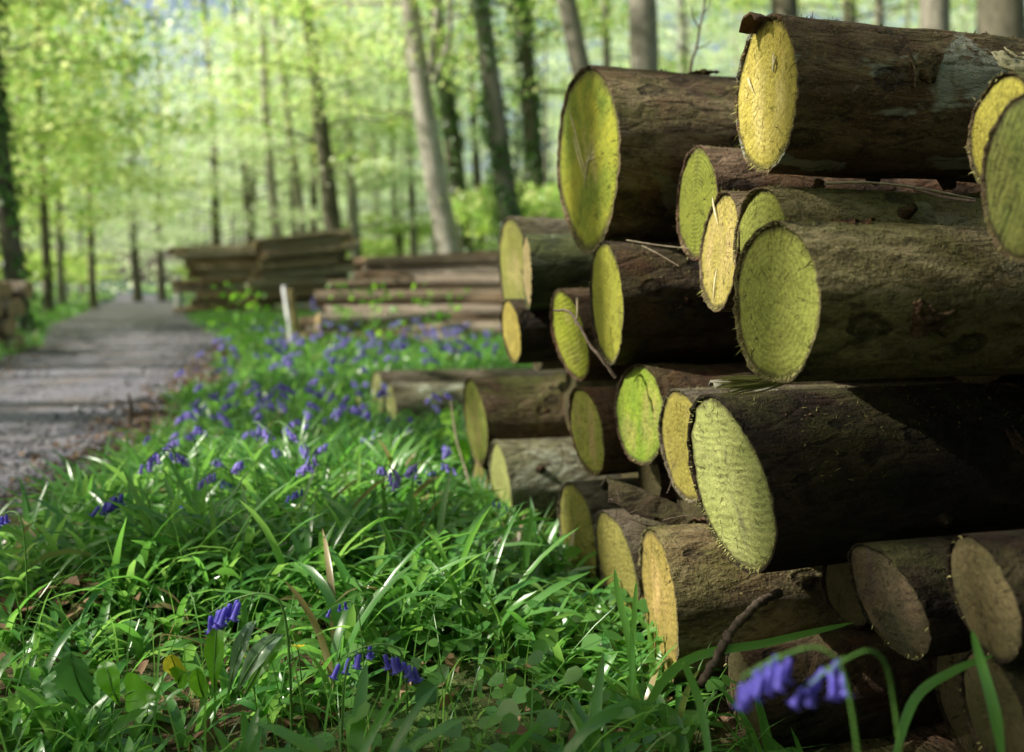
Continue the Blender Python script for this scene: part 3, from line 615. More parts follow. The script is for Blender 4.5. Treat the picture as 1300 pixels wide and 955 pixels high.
    for i in range(14):       # dry stalks littering the low gaps
        px, py, Y = random.uniform(770, 885), random.uniform(625, 678), random.uniform(1.5, 1.62); p = at(px, py, Y)
        q = p+np.array([random.gauss(0, .035), random.gauss(0, .02), random.gauss(-.01, .02)])
        stick('straw', [p, (p+q)/2+np.array([.002, 0, .002]), q], .0007, .0005, M['twig'], 'fine dry straw caught among the bottom row log ends', 'straw', 8, 4, group='straws caught in the stack')
    # crumbs on the tops: tiny bark crumbs
    mb = MB()
    for k in ('A', 'B', 'E', 'F', 'T', 'I', 'M', 'O', 'C'):
        rt = LOGINFO[k][5]; me = [c for c in rt.children if c.name.startswith('bark')][0].data; co = np.zeros(len(me.vertices)*3); me.vertices.foreach_get('co', co); co = co.reshape(-1, 3)
        co = co[(co[:, 2] > LOGINFO[k][1]*.72)&(co[:, 0] < .7)&(co[:, 0] > .01)]; a_ = LOGINFO[k][4]
        for _ in range(70):
            q0 = co[random.randrange(len(co))]+np.array([random.uniform(-.01, .01), 0, .0008]); o_ = LOGINFO[k][0]; p = np.array([o_[0]+q0[0]*math.cos(a_)-q0[1]*math.sin(a_), o_[1]+q0[0]*math.sin(a_)+q0[1]*math.cos(a_), o_[2]+q0[2]]); s = random.uniform(.0008, .0026)
            q = np.random.normal(0, s, (4, 3)); mb.add(p+q, [[0, 1, 2], [0, 2, 3], [0, 3, 1], [1, 2, 3]])
    o = link('bark_crumbs', mb.mesh('bark_crumbs', M['flake'], False)); tag(o, 'fine bark crumbs and needles scattered over the stacked logs', 'debris', kind='stuff')

# ------------------------------------------------------------------ background log piles
def pile_log_mesh(seed, bi, na=12, nl=14):
    th = np.arange(na)/na*2*math.pi; tt = np.linspace(0, 1, nl); TH, T = np.meshgrid(th, tt)
    P = np.stack([T*3, np.cos(TH), np.sin(TH)], -1).reshape(-1, 3)
    rr = 1+.08*fbm(P*1.5, 3, seed).reshape(nl, na); bend = .25*np.sin(T*math.pi)*(np.random.RandomState(seed).uniform(-1, 1))
    v = np.stack([T, np.cos(TH)*rr+bend, np.sin(TH)*rr], -1)
    mb = MB(); mb.add(v.reshape(-1, 3), grid_faces(nl, na, True))
    for e in (0, -1):
        ring = v[e]; c = ring.mean(0); f = [[i, (i+1) % na, na] for i in range(na)]
        mb.add(np.vstack([ring, c]), np.array(f)[:, ::-1] if e == 0 else f, 1)
    return mb.mesh('pile_log', [FARB[bi], M['farend']])
def build_piles():
    proto = [pile_log_mesh(50+i, i % 3) for i in range(9)]
    def put(o, d, L, r, label, group, k=None):
        me = proto[k if k is not None else random.randrange(9)]
        ob = link('log', me); x = Vector(d).normalized(); z = Vector((0, 0, 1)); y = z.cross(x).normalized(); z = x.cross(y)
        a = random.uniform(0, 6.28); y2 = y*math.cos(a)+z*math.sin(a); z2 = x.cross(y2)
        m = Matrix((x*L, y2*r, z2*r)).transposed().to_4x4(); m.translation = Vector(o); ob.matrix_world = m
        tag(ob, label, 'log', group); return ob
    light = [2, 5, 8]  # pale bark meshes put sunlight into the colour of chosen poles
    # middle pile: long thin logs, ends to the left, heap sloping back
    for j in range(7):
        for q in range([6, 6, 6, 6, 6, 5, 4][j]):
            r = random.uniform(.055, .10); yy = 9.15+.36*j+q*.2+random.gauss(0, .09); zz = .10+.15*j+random.gauss(0, .02)+random.gauss(0, .025)+.015*q
            L = random.choice([random.uniform(3.6, 4.8), random.uniform(3.6, 4.8), random.uniform(1.6, 2.6)]); front = q == 0
            lab, gp = 'slim brown log in the sunlit long pile behind the bluebells, one of many alike', 'logs in the long pile behind the bluebells'
            if j == 4 and front: lab, gp, L = 'palest sunlit pole along the front of the long pile behind the bluebells', None, 4.4
            elif j == 5 and front: lab, gp, L = 'cream sunlit pole above the palest pole of the long pile', None, 4.4
            put((-2.45+random.uniform(-.12, .8)*(.4+.1*q)+.05*j+(.9 if front and j in (4, 5) else 0), yy, max(r, zz)), (1, .10+random.gauss(0, .06), .012+random.gauss(0, .022)), L, r, lab, gp,
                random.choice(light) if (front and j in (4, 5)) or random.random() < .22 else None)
    # short log stub with a bright sawn end beside the post
    put((-2.10, 8.75, .13), (1, .45, 0), 1.6, .125, 'short thick log with pale sawn end beside the white post', None, 0)
    put((-1.98, 8.85, .34), (1, .5, .05), 1.4, .09, 'short log with sunlit top lying on the thick short log', None, 2)
    # far pile: two bays
    for bay, (x0, y0, n, layers, ang, L) in enumerate([(-8.55, 22.6, 9, 10, R(8), 2.0), (-6.7, 21.9, 10, 11, R(20), 2.2)]):
        for i in range(layers):
            for j in range(n - (2 if i > layers-3 else 0)):
                r = random.uniform(.065, .12); z = .10+i*.185*(1-.006*i)+random.gauss(0, .015)
                s = j*.2+(.1 if i % 2 else 0)
                x = x0-s*math.sin(ang)+random.gauss(0, .2)+(.25*math.sin(i*1.3) if bay == 0 else .05*i); y = y0+s*math.cos(ang)+random.gauss(0, .04)
                if j > 2 and i < layers-2: continue            # wholly hidden inside the pile
                ln = L*random.uniform(.85, 1.1)
                put((x, y, z), (math.cos(ang+random.gauss(0, .05)), math.sin(ang), (.03 if bay == 0 else .03+.011*i)+random.gauss(0, .02)), ln, r,
                    ['brown log in the left bay of the far tall pile, one of many alike', 'brown log in the right bay of the far tall pile, one of many alike'][bay],
                    ['logs in the left bay of the far pile', 'logs in the right bay of the far pile'][bay])
    # little pile cut by the left edge
    for i in range(4):
        for j in range(3):
            put((-6.6+random.gauss(0, .05), 8.9+j*.22+(i % 2)*.1, .1+i*.19), (1, .05+random.gauss(0, .03), 0), 1.25+random.uniform(-.1, .1), .095, 'brown log in the small pile at the left edge across the track', 'logs in the pile across the track')
    # white marker post
    root = empty('marker_post', (0, 0, 0)); b = at(372, 445, 9.0); tp = at(360, 364, 9.0); b[2] = 0.0
    root.location = tuple(b); tag(root, 'leaning post with white painted face at the left end of the long pile', 'post')
    def slab(a, c, w, dpt, off, name, mat):
        a = np.array(a); c = np.array(c); ax = (c-a)/np.linalg.norm(c-a); s = np.array([.66, -.75, 0]); s -= ax*np.dot(s, ax); s /= np.linalg.norm(s); n = np.cross(ax, s)
        mb = MB(); ts = np.linspace(0, 1, 8); prof = np.array([(-1, -1), (-.8, -1.1), (.8, -1.1), (1, -1), (1.05, .9), (.8, 1), (-.8, 1), (-1.05, .9)])
        v = [a+(c-a)*t+s*(off+w*q[0]*(1-.06*t))+n*dpt*q[1]*(1-.06*t) for t in ts for q in prof]
        mb.add(v, grid_faces(8, 8, True)); k = len(prof); mb.add(np.vstack([v[-k:], np.mean(v[-k:], 0)+ax*.01]), [[i, (i+1) % k, k] for i in range(k)])
        return link(name, mb.mesh(name, mat, False), root)
    h = (tp-b)
    slab((0, 0, 0), h, .024, .012, 0, 'painted_face', M['white']); dd = np.array([.055, .05, 0]); slab(dd, dd+h*.95, .026, .022, .0, 'back_stake', M['raw'])
    # small pale stump post by the far bend
    p = at(226, 398, 24.0); mb = MB(); v, f = tube([(0, 0, -.1), (0, 0, .3), (0.01, 0, .7), (.02, 0, 1.05)], [.10, .09, .09, .085], 10); mb.add(v, f); mb.add(np.vstack([v[-10:], [.02, 0, 1.07]]), [[i, (i+1) % 10, 10] for i in range(10)])
    o = link('marker_post', mb.mesh('marker_post', M['white'])); o.location = (p[0], p[1], terr1(p[0], p[1])); tag(o, 'small whitish post at the corner of the far tall pile', 'post')

# ------------------------------------------------------------------ trees
def leaf_quads(pos, nrm, size, rs, aspect=.6):
    """rhombic leaves at pos, facing nrm"""
    n = len(pos); a = rs.normal(size=(n, 3)); a -= nrm*np.sum(a*nrm, 1)[:, None]; a /= np.linalg.norm(a, axis=1)[:, None]+1e-9
    b = np.cross(nrm, a); s = size[:, None]
    v = np.stack([pos-a*s*.5, pos+b*s*aspect*.5-a*s*.05, pos+a*s*.5-nrm*s*.08, pos-b*s*aspect*.5-a*s*.05], 1)
    return v.reshape(-1, 3), np.arange(n*4).reshape(-1, 4)
def sprays(rs, limbs, n, size, flat=.35, spread=.5):
    """leaf positions scattered in layered sprays along limbs"""
    L = np.array([np.linalg.norm(np.diff(l, axis=0), axis=1).sum() for l in limbs]); pick = rs.choice(len(limbs), n, p=L/L.sum())
    pos = np.zeros((n, 3))
    for i, l in enumerate(limbs):
        k = np.where(pick == i)[0]
        if not len(k): continue
        ncl = max(3, int(L[i]*4)); cu = .18+.82*np.sqrt(rs.rand(ncl)); cc = np.stack([np.interp(cu, np.linspace(0, 1, len(l)), l[:, q]) for q in range(3)], -1)
        cc += rs.normal(0, 1, cc.shape)*np.array([spread, spread, spread*flat*.7])
        w = rs.choice(ncl, len(k)); pos[k] = cc[w]+rs.normal(0, 1, (len(k), 3))*np.array([spread*.55, spread*.55, spread*.55*flat])
    nrm = rs.normal(0, .75, (n, 3))+np.array([0, 0, 1.]); nrm /= np.linalg.norm(nrm, axis=1)[:, None]
    return leaf_quads(pos, nrm, size*rs.uniform(.6, 1.25, n), rs)
def make_limbs(rs, axis, zlo, zhi, reach, n, rise=.35):
    limbs = []; zz = axis[:, 2]
    for i in range(n):
        z = zlo+(zhi-zlo)*((i+rs.rand()*.8)/n)
        b = np.array([np.interp(z, zz, axis[:, q]) for q in range(3)]); a = i*2.399+rs.uniform(-.5, .5)
        ln = reach*rs.uniform(.55, 1.05)*(1-.45*((z-zlo)/(zhi-zlo+.01))**2); up = rise*rs.uniform(.3, 1.4)
        d = np.array([math.cos(a), math.sin(a), 0])
        pts = [b+d*ln*t+np.array([0, 0, ln*up*(t-.45*t*t)])+rs.normal(0, .05*ln*t, 3)*np.array([1, 1, .5]) for t in np.linspace(0, 1, 7)]
        limbs.append(np.array(pts))
    return limbs
def trunk_mesh(name, axis, rad, limbs, mat, na=14, seed=0, lr=.22, fork_n=0):
    mb = MB(); v, f = tube(axis, rad, na)
    v = v+(.06*fbm(v*2.2, 3, seed)*np.repeat(rad, na))[:, None]*np.array([1, 1, 0]); mb.add(v, f)
    for i, l in enumerate(limbs):
        r0 = max(.014, np.interp(l[0, 2], axis[:, 2], rad)*lr); fk = i >= len(limbs)-fork_n; r0 = .085 if fk else r0
        v, f = tube(l, np.linspace(r0, r0*(.6 if fk else .12), len(l)), 8 if fk else 6); mb.add(v, f)
    return mb.mesh(name, mat)
def axis_of(h, lean, bend, rs, flare=True, n=16):
    z = np.concatenate([[-.4, 0, .12, .3, .6], np.linspace(1.2, h, n)]); t = np.clip(z/h, 0, 1)
    x = lean[0]*z*(1-.35*t)+bend*np.sin(t*6+rs.uniform(0, 6))*t; y = lean[1]*z+bend*np.cos(t*5+rs.uniform(0, 6))*t
    return np.stack([x, y, z], -1)
def rad_of(axis, r, h):
    z = axis[:, 2]; return r*(1-.75*np.clip(z/h, 0, 1)**1.2)*(1+.55*np.exp(-np.clip(z, 0, 99)/.22))

CROWNS = {}
def crown_proto(kind):
    """shared crown meshes with their limbs, relative to the tree's foot"""
    if kind in CROWNS: return CROWNS[kind]
    typ, i = kind; rs = np.random.RandomState(900+i*13+len(typ)); ax = np.stack([np.zeros(20), np.zeros(20), np.linspace(0, 17, 20)], -1)
    if typ == 'high': limbs = make_limbs(rs, ax, 5.5, 11, 4.0, 11, .35); n, s = 2200, .15
    elif typ == 'low': limbs = make_limbs(rs, ax, 2.0, 9, 4.0, 17, .22); n, s = 5200, .14
    elif typ == 'mid': limbs = make_limbs(rs, ax, 3.6, 10, 4.0, 15, .3); n, s = 4000, .14
    elif typ == 'lowtall': limbs = make_limbs(rs, ax, 2.0, 13, 4.0, 20, .22); n, s = 5200, .16
    elif typ == 'midtall': limbs = make_limbs(rs, ax, 3.6, 13, 4.0, 18, .3); n, s = 4600, .16
    elif typ == 'sap': limbs = make_limbs(rs, ax[:6]*np.array([1, 1, .27]), .5, 3.9, 1.5, 12, .3); n, s = 2600, .10
    v, f = sprays(rs, limbs, n, s, .3, .62 if typ != 'sap' else .3)
    mb = MB(); mb.add(v, f); me = mb.mesh('crown', M['leafpale' if i % 2 else 'leafbeech'], False)
    CROWNS[kind] = (me, limbs); return CROWNS[kind]

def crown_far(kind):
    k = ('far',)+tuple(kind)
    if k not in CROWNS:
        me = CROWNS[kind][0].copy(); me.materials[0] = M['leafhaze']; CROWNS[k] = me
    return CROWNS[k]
def tree(x, y, dia, lean, kind, bark, label, group=None, h=15, ivy=False, name='beech_tree', fork=None, crown=True):
    rs = np.random.RandomState(int(abs(x*131+y*71)*10) % 99991)
    z0 = terr1(x, y); root = empty(name, (x, y, z0-.03)); tag(root, label, 'tree', group)
    ax = axis_of(h, lean, .18 if y > 14 else .1, rs); rad = rad_of(ax, dia/2, h)
    cm, limbs = crown_proto(kind)
    a = rs.uniform(0, 6.28); ca, sa = math.cos(a), math.sin(a); lm = []
    sx = np.array([np.interp(1.0, [0, 1], [0, 0])]*1)
    # the crown follows the lean
    off_ = lambda z: np.array([np.interp(z, ax[:, 2], ax[:, 0]), np.interp(z, ax[:, 2], ax[:, 1]), 0])
    zc = {'high': 8, 'low': 6, 'mid': 7, 'sap': 2, 'lowtall': 7, 'midtall': 8}[kind[0]]; shift = off_(zc)
    for l in limbs[::1]:
        q = np.stack([l[:, 0]*ca-l[:, 1]*sa, l[:, 0]*sa+l[:, 1]*ca, l[:, 2]], -1); sh = np.linspace(0, 1, len(q))[:, None]
        q = q+off_(l[0, 2])*(1-sh)+shift*sh
        if l[0, 2] < h: lm.append(q)
    nf = len(fork) if fork is not None else 0
    if nf: lm = lm+fork
    tm = trunk_mesh('trunk', ax, rad, lm, M[bark], 16 if y < 24 else 10, rs.randint(999), fork_n=nf); link('trunk', tm, root)
    if crown:
        c = link('crown', cm if y < 27 else crown_far(kind), root); c.rotation_euler = (0, 0, a); c.location = tuple(shift)
    if ivy:
        n = ivy; z = rs.uniform(.1, 7.5, n); th = rs.uniform(0, 6.28, n); rr = np.interp(z, ax[:, 2], rad)*1.08+np.abs(rs.normal(0, .09, n))*(1+.4*np.sin(z*3+th))
        cx = np.interp(z, ax[:, 2], ax[:, 0]); cy = np.interp(z, ax[:, 2], ax[:, 1])
        pos = np.stack([cx+np.cos(th)*rr, cy+np.sin(th)*rr, z], -1)
        nrm = np.stack([np.cos(th), np.sin(th), 0*th+.5], -1)+rs.normal(0, .35, (n, 3)); nrm /= np.linalg.norm(nrm, axis=1)[:, None]
        keep = fbm(np.stack([np.cos(th)*1.2, np.sin(th)*1.2, z*.9], -1), 3, rs.randint(999)) > -.25
        v, f = leaf_quads(pos[keep], nrm[keep], rs.uniform(.07, .13, keep.sum()), rs, .85)
        mb = MB(); mb.add(v, f); o = link('ivy', mb.mesh('ivy', M['ivy'], False), root); o['kind'] = 'stuff'
    return root

def build_trees():
    def spec(p330, p0, w, Y, kind, bark, label, ivy=0, fork=None, h=15, py0=0, group=None):
        x = (p330-650)/F*Y; z0 = terr1(x, Y)
        ybase = HY-(z0-CH)/F*0  # base height only sets where the trunk meets the bank
        xt = (p0-650)/F*Y; zt = CH+(HY-py0)/F*Y; zr = CH+(HY-330)/F*Y
        lean = (xt-x)/(zt-zr); xb = x-lean*(zr-z0)
        return tree(xb, Y, w/F*Y, (lean*1.08, random.gauss(0, .01)), kind, bark, label, group, h, ivy, fork=fork)
    # big forked beech: fork branches given relative to its foot
    Y = 17.5; fx = lambda px, py: at(px, py, Y)
    xb = (572-650)/F*Y; foot = np.array([at(574, 330, Y)[0], Y, terr1(at(574, 330, Y)[0], Y)-.03])
    fork = [np.array(smooth_pts([fx(538, 108)-foot, fx(545, 92)-foot, fx(556, 62)-foot, fx(560, 20)-foot, fx(561, -60)-foot], 9)),
            np.array(smooth_pts([fx(533, 100)-foot, fx(522, 88)-foot, fx(508, 76)-foot], 5)),
            np.array(smooth_pts([fx(535, 95)-foot, fx(538, 60)-foot, fx(544, 10)-foot, fx(548, -40)-foot], 7))]
    spec(574, 508, 31, Y, ('high', 0), 'trunkpale', 'big pale forked beech leaning left, on the bank behind the long pile', fork=fork)
    spec(592, 548, 24, 21, ('mid', 1), 'trunkdark', 'dark ivy-covered trunk right behind the big forked beech', ivy=2200)
    spec(655, 612, 28, 15, ('high', 2), 'trunk', 'tall trunk patched with glinting ivy, left of the stack', ivy=2600)
    spec(690, 655, 26, 19, ('mid', 3), 'trunkdark', 'ivy-clad dark trunk between the glinting ivy trunk and the stack', ivy=2600)
    spec(800, 712, 30, 14, ('high', 1), 'trunk', 'strongly leaning grey trunk above the fattest log')
    spec(778, 772, 13, 20, ('mid', 0), 'trunk', 'slender grey trunk left of the thick smooth one')
    spec(830, 814, 42, 11, ('high', 3), 'trunk', 'thick smooth grey beech trunk rising above the fattest log')
    spec(1012, 992, 40, 16, ('high', 0), 'trunkdark', 'brownish trunk seen just above the golden topmost log')
    spec(1120, 1113, 13, 20, ('mid', 2), 'trunk', 'slim pale trunk peeking over the middle of the topmost log')
    spec(1290, 1266, 62, 10, ('high', 1), 'trunkdark', 'broad brown trunk above the right end of the topmost log')
    spec(1088, 1080, 20, 22, ('mid', 1), 'trunkdark', 'dark trunk left of the slim pale trunk over the topmost log')
    spec(356, 318, 14, 26, ('mid', 2), 'trunkpale', 'whitest trunk behind the far tall pile')
    spec(388, 345, 13, 27, ('mid', 0), 'trunkpale', 'pale leaning trunk between the whitest trunk and the stout dark one')
    spec(428, 382, 23, 25, ('mid', 0), 'trunkdark', 'stout dark trunk at the right end of the far tall pile')
    spec(456, 434, 10, 33, ('high', 1), 'trunkdark', 'thin dark trunk right of the stout dark one')
    spec(322, 285, 11, 30, ('mid', 2), 'trunkdark', 'thin dark trunk left of the whitest trunk')
    spec(275, 258, 12, 33, ('low', 0), 'trunkdark', 'dark trunk above the left end of the far tall pile')
    spec(374, 358, 10, 31, ('high', 3), 'trunk', 'thin grey trunk just right of the whitest trunk')
    spec(172, 152, 11, 42, ('low', 1), 'trunkdark', 'dark trunk standing at the far bend of the track')
    spec(204, 192, 10, 44, ('low', 2), 'trunkdark', 'slim trunk just right of the one at the far bend')
    spec(18, -18, 25, 11.8, ('mid', 3), 'trunkdark', 'thick ivy-dark trunk at the left edge beside the track', ivy=1600)
    spec(60, 50, 11, 20, ('low', 3), 'trunkdark', 'thin dark trunk right of the thick one at the left edge')
    spec(76, 66, 8, 26, ('low', 0), 'trunk', 'thinnest grey trunk left of the track')
    spec(116, 100, 9, 29, ('low', 1), 'trunkdark', 'narrow dark trunk midway along the left side of the track')
    spec(507, 488, 9, 34, ('high', 0), 'trunkdark', 'thin dark trunk in the light gap left of the forked beech')
    spec(526, 512, 10, 31, ('high', 1), 'trunk', 'thin grey trunk close left of the forked beech')
    spec(481, 466, 8, 40, ('high', 2), 'trunkpale', 'pale thin trunk in the sky gap above the long pile')
    spec(612, 596, 12, 28, ('mid', 3), 'trunkdark', 'dark slim trunk between the forked beech and the glinting ivy trunk')
    # the wood behind: trees that nothing tells apart
    pts = [(-650+650+0, 0)]; placed = []
    cnt = 0
    for _ in range(4000):
        if cnt >= 74: break
        Y = random.uniform(27, 78)**1.0; px = random.uniform(-60, 1360); x = (px-650)/F*Y
        if ledge(Y)-1.6 < x < redge(Y)+1.8: continue
        if any((x-a)**2+(Y-b)**2 < 3.0**2 for a, b in placed): continue
        placed.append((x, Y)); cnt += 1
        kind = random.choice(['low', 'low', 'mid', 'mid', 'high']) if x < 0 else random.choice(['low', 'mid', 'mid', 'high'])
        if Y > 34: kind = {'low': 'lowtall', 'mid': 'midtall', 'high': 'midtall'}[kind]
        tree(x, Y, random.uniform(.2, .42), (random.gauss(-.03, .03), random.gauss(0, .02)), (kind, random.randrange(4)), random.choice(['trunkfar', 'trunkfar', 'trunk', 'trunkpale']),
             'slender beech trunk in the hazy wood behind, one of many alike', 'beech trees in the wood behind', h=15)
    # leafy young trees left of the track whose branches hang into view
    for (x, y, k) in [(-9.5, 14.5, 0), (-12.0, 19.5, 1), (-14.6, 25.5, 2), (-13.5, 12.5, 3), (-10.8, 16.2, 1), (-11.6, 18.0, 3), (-13.2, 21.5, 0), (-6.6, 28.5, 2), (-18.5, 24, 0), (-20, 33, 2)]:
        tree(x, y, .24, (random.gauss(.02, .02), 0), ('low', k), 'trunkdark', 'low-branched young beech across the track with pale hanging leaves', 'low-branched beeches across the track')
    # saplings
    cm = [crown_proto(('sap', i)) for i in range(4)]; k = 0
    for _ in range(3000):
        if k >= 84: break
        Y = random.uniform(17, 50); px = random.uniform(-40, 1330) if k < 60 else random.uniform(430, 760); x = (px-650)/F*Y
        if ledge(Y)-1.2 < x < redge(Y)+1.5: continue
        if -9.4 < x < -2.5 and 20 < Y < 25.5: continue
        if Y < 26 and 190 < px < 480: continue
        if px > 430 and px < 640 and (Y < 30 or random.random() < .5): continue
        k += 1; rs = np.random.RandomState(k); me, limbs = cm[k % 4]
        root = empty('beech_sapling', (x, Y, terr1(x, Y)-.02)); tag(root, 'young beech sapling with fresh pale leaves among the trunks, one of many alike', 'sapling', 'saplings in the undergrowth')
        s = random.uniform(.8, 1.5); root.scale = (s, s, s); root.rotation_euler = (0, 0, random.uniform(0, 6.28))
        ax = np.stack([np.zeros(6), np.zeros(6), np.linspace(-.05, 4.3, 6)], -1)
        key = ('saptrunk', k % 4)
        if key not in CROWNS: CROWNS[key] = trunk_mesh('trunk', ax, np.linspace(.035, .008, 6), limbs, M['trunk'], 6, k)
        link('trunk', CROWNS[key], root); link('crown', me, root)
    # far-off wood: a mass of leaves closing the view
    rs = np.random.RandomState(5); n = 66000
    Y = rs.uniform(62, 120, n); a = rs.uniform(-.86, .78, n); x = a*Y; z = rs.beta(1.1, 1.4, n)*38
    cl = fbm(np.stack([x*.12, Y*.12, z*.22], -1), 3, 77); keep = (cl > -.28)&~((x > ledge(Y)-1.5)&(x < redge(Y)+1.5)&(z < 3.5)&(Y < 84))
    gap = np.abs(x/Y-(-.165)) < .035; keep &= ~(gap&(z < 12)&(z > 2)&(rs.rand(n) < .75))
    x, Y, z = x[keep], Y[keep], z[keep]; z = z+terrain(x, Y)
    nrm = rs.normal(0, .7, (len(x), 3))+np.array([-.2, -.3, .8]); nrm /= np.linalg.norm(nrm, axis=1)[:, None]
    v, f = leaf_quads(np.stack([x, Y, z], -1), nrm, rs.uniform(.3, .75, len(x)), rs, .75)
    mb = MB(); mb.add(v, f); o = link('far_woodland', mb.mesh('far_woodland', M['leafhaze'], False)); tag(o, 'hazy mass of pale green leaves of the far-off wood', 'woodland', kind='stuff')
    # undergrowth on the banks
    n = 52000; Y = 11+rs.rand(n)**1.5*95; px = rs.uniform(-80, 1380, n); x = (px-650)/F*Y
    d = np.maximum(x-redge(Y), ledge(Y)-x); p = np.stack([x, Y, 0*x], -1)
    inpile = ((x > -2.9)&(x < 3.5)&(Y > 8.8)&(Y < 12.6))|((x > -9.6)&(x < -2.2)&(Y > 21.5)&(Y < 25))
    keep = (d > .5)&(fbm(p*.5, 3, 31) > -.35)&~inpile; keep &= ~((Y < 21.6)&(Y > 12.5)&(px > 195)&(px < 470)&(rs.rand(n) < .9)); x, Y, p, d = x[keep], Y[keep], p[keep], d[keep]
    hgt = (.2+.45*np.clip(fbm(p*.35, 2, 8)+.4, 0, 1))*np.clip(d/2, .15, 1); z = terrain(x, Y)+rs.rand(len(x))*hgt+.01
    nrm = rs.normal(0, .5, (len(x), 3))+np.array([0, -.15, 1.]); nrm /= np.linalg.norm(nrm, axis=1)[:, None]
    v, f = leaf_quads(np.stack([x, Y, z], -1), nrm, rs.uniform(.05, .13, len(x))*(1+(Y-11)/28), rs, .6)
    mb = MB(); mb.add(v, f); o = link('undergrowth', mb.mesh('undergrowth', M['undergrowth'], False)); tag(o, 'low green leafy undergrowth covering the woodland banks', 'undergrowth', kind='stuff')
    n = 1500; x = rs.uniform(-3.0, 1.2, n); Y = rs.uniform(8.4, 9.0, n)+rs.rand(n)*.25; cl = fbm(np.stack([x*1.4, Y*1.4, 0*x], -1), 2, 91) > .0; x, Y = x[cl], Y[cl]; z = rs.rand(len(x))**1.4*.75
    nrm = rs.normal(0, .6, (len(x), 3))+np.array([-.2, -.3, .8]); nrm /= np.linalg.norm(nrm, axis=1)[:, None]; v, f = leaf_quads(np.stack([x, Y, z], -1), nrm, rs.uniform(.05, .10, len(x)), rs, .7)
    mb = MB(); mb.add(v, f); o = link('bramble_leaves', mb.mesh('bramble_leaves', M['brightleaf'], False)); tag(o, 'bright green bramble leaves in front of the long pile', 'bramble', kind='stuff')
    # violet haze of far bluebells on the bank
    n = 7000; Y = rs.uniform(13, 36, n); px = rs.uniform(395, 760, n); x = (px-650)/F*Y; m2 = rs.rand(n) < .25; px[m2] = rs.uniform(190, 235, m2.sum()); x = (px-650)/F*Y
    p = np.stack([x, Y, 0*x], -1); keep = (fbm(p*.4, 3, 55) > .05)&(x > redge(Y)+.5)&~((x > -9.6)&(x < -2.2)&(Y > 21.5)&(Y < 25)); x, Y = x[keep], Y[keep]
    z = terrain(x, Y)+rs.uniform(.22, .5, len(x)); nrm = rs.normal(0, 1, (len(x), 3)); nrm /= np.linalg.norm(nrm, axis=1)[:, None]
    v, f = leaf_quads(np.stack([x, Y, z], -1), nrm, rs.uniform(.05, .10, len(x)), rs, .7)
    mb = MB(); mb.add(v, f); o = link('bluebell_carpet', mb.mesh('bluebell_carpet', M['bell_far'], False)); tag(o, 'violet haze of bluebells on the bank behind the long pile', 'bluebells', kind='stuff')

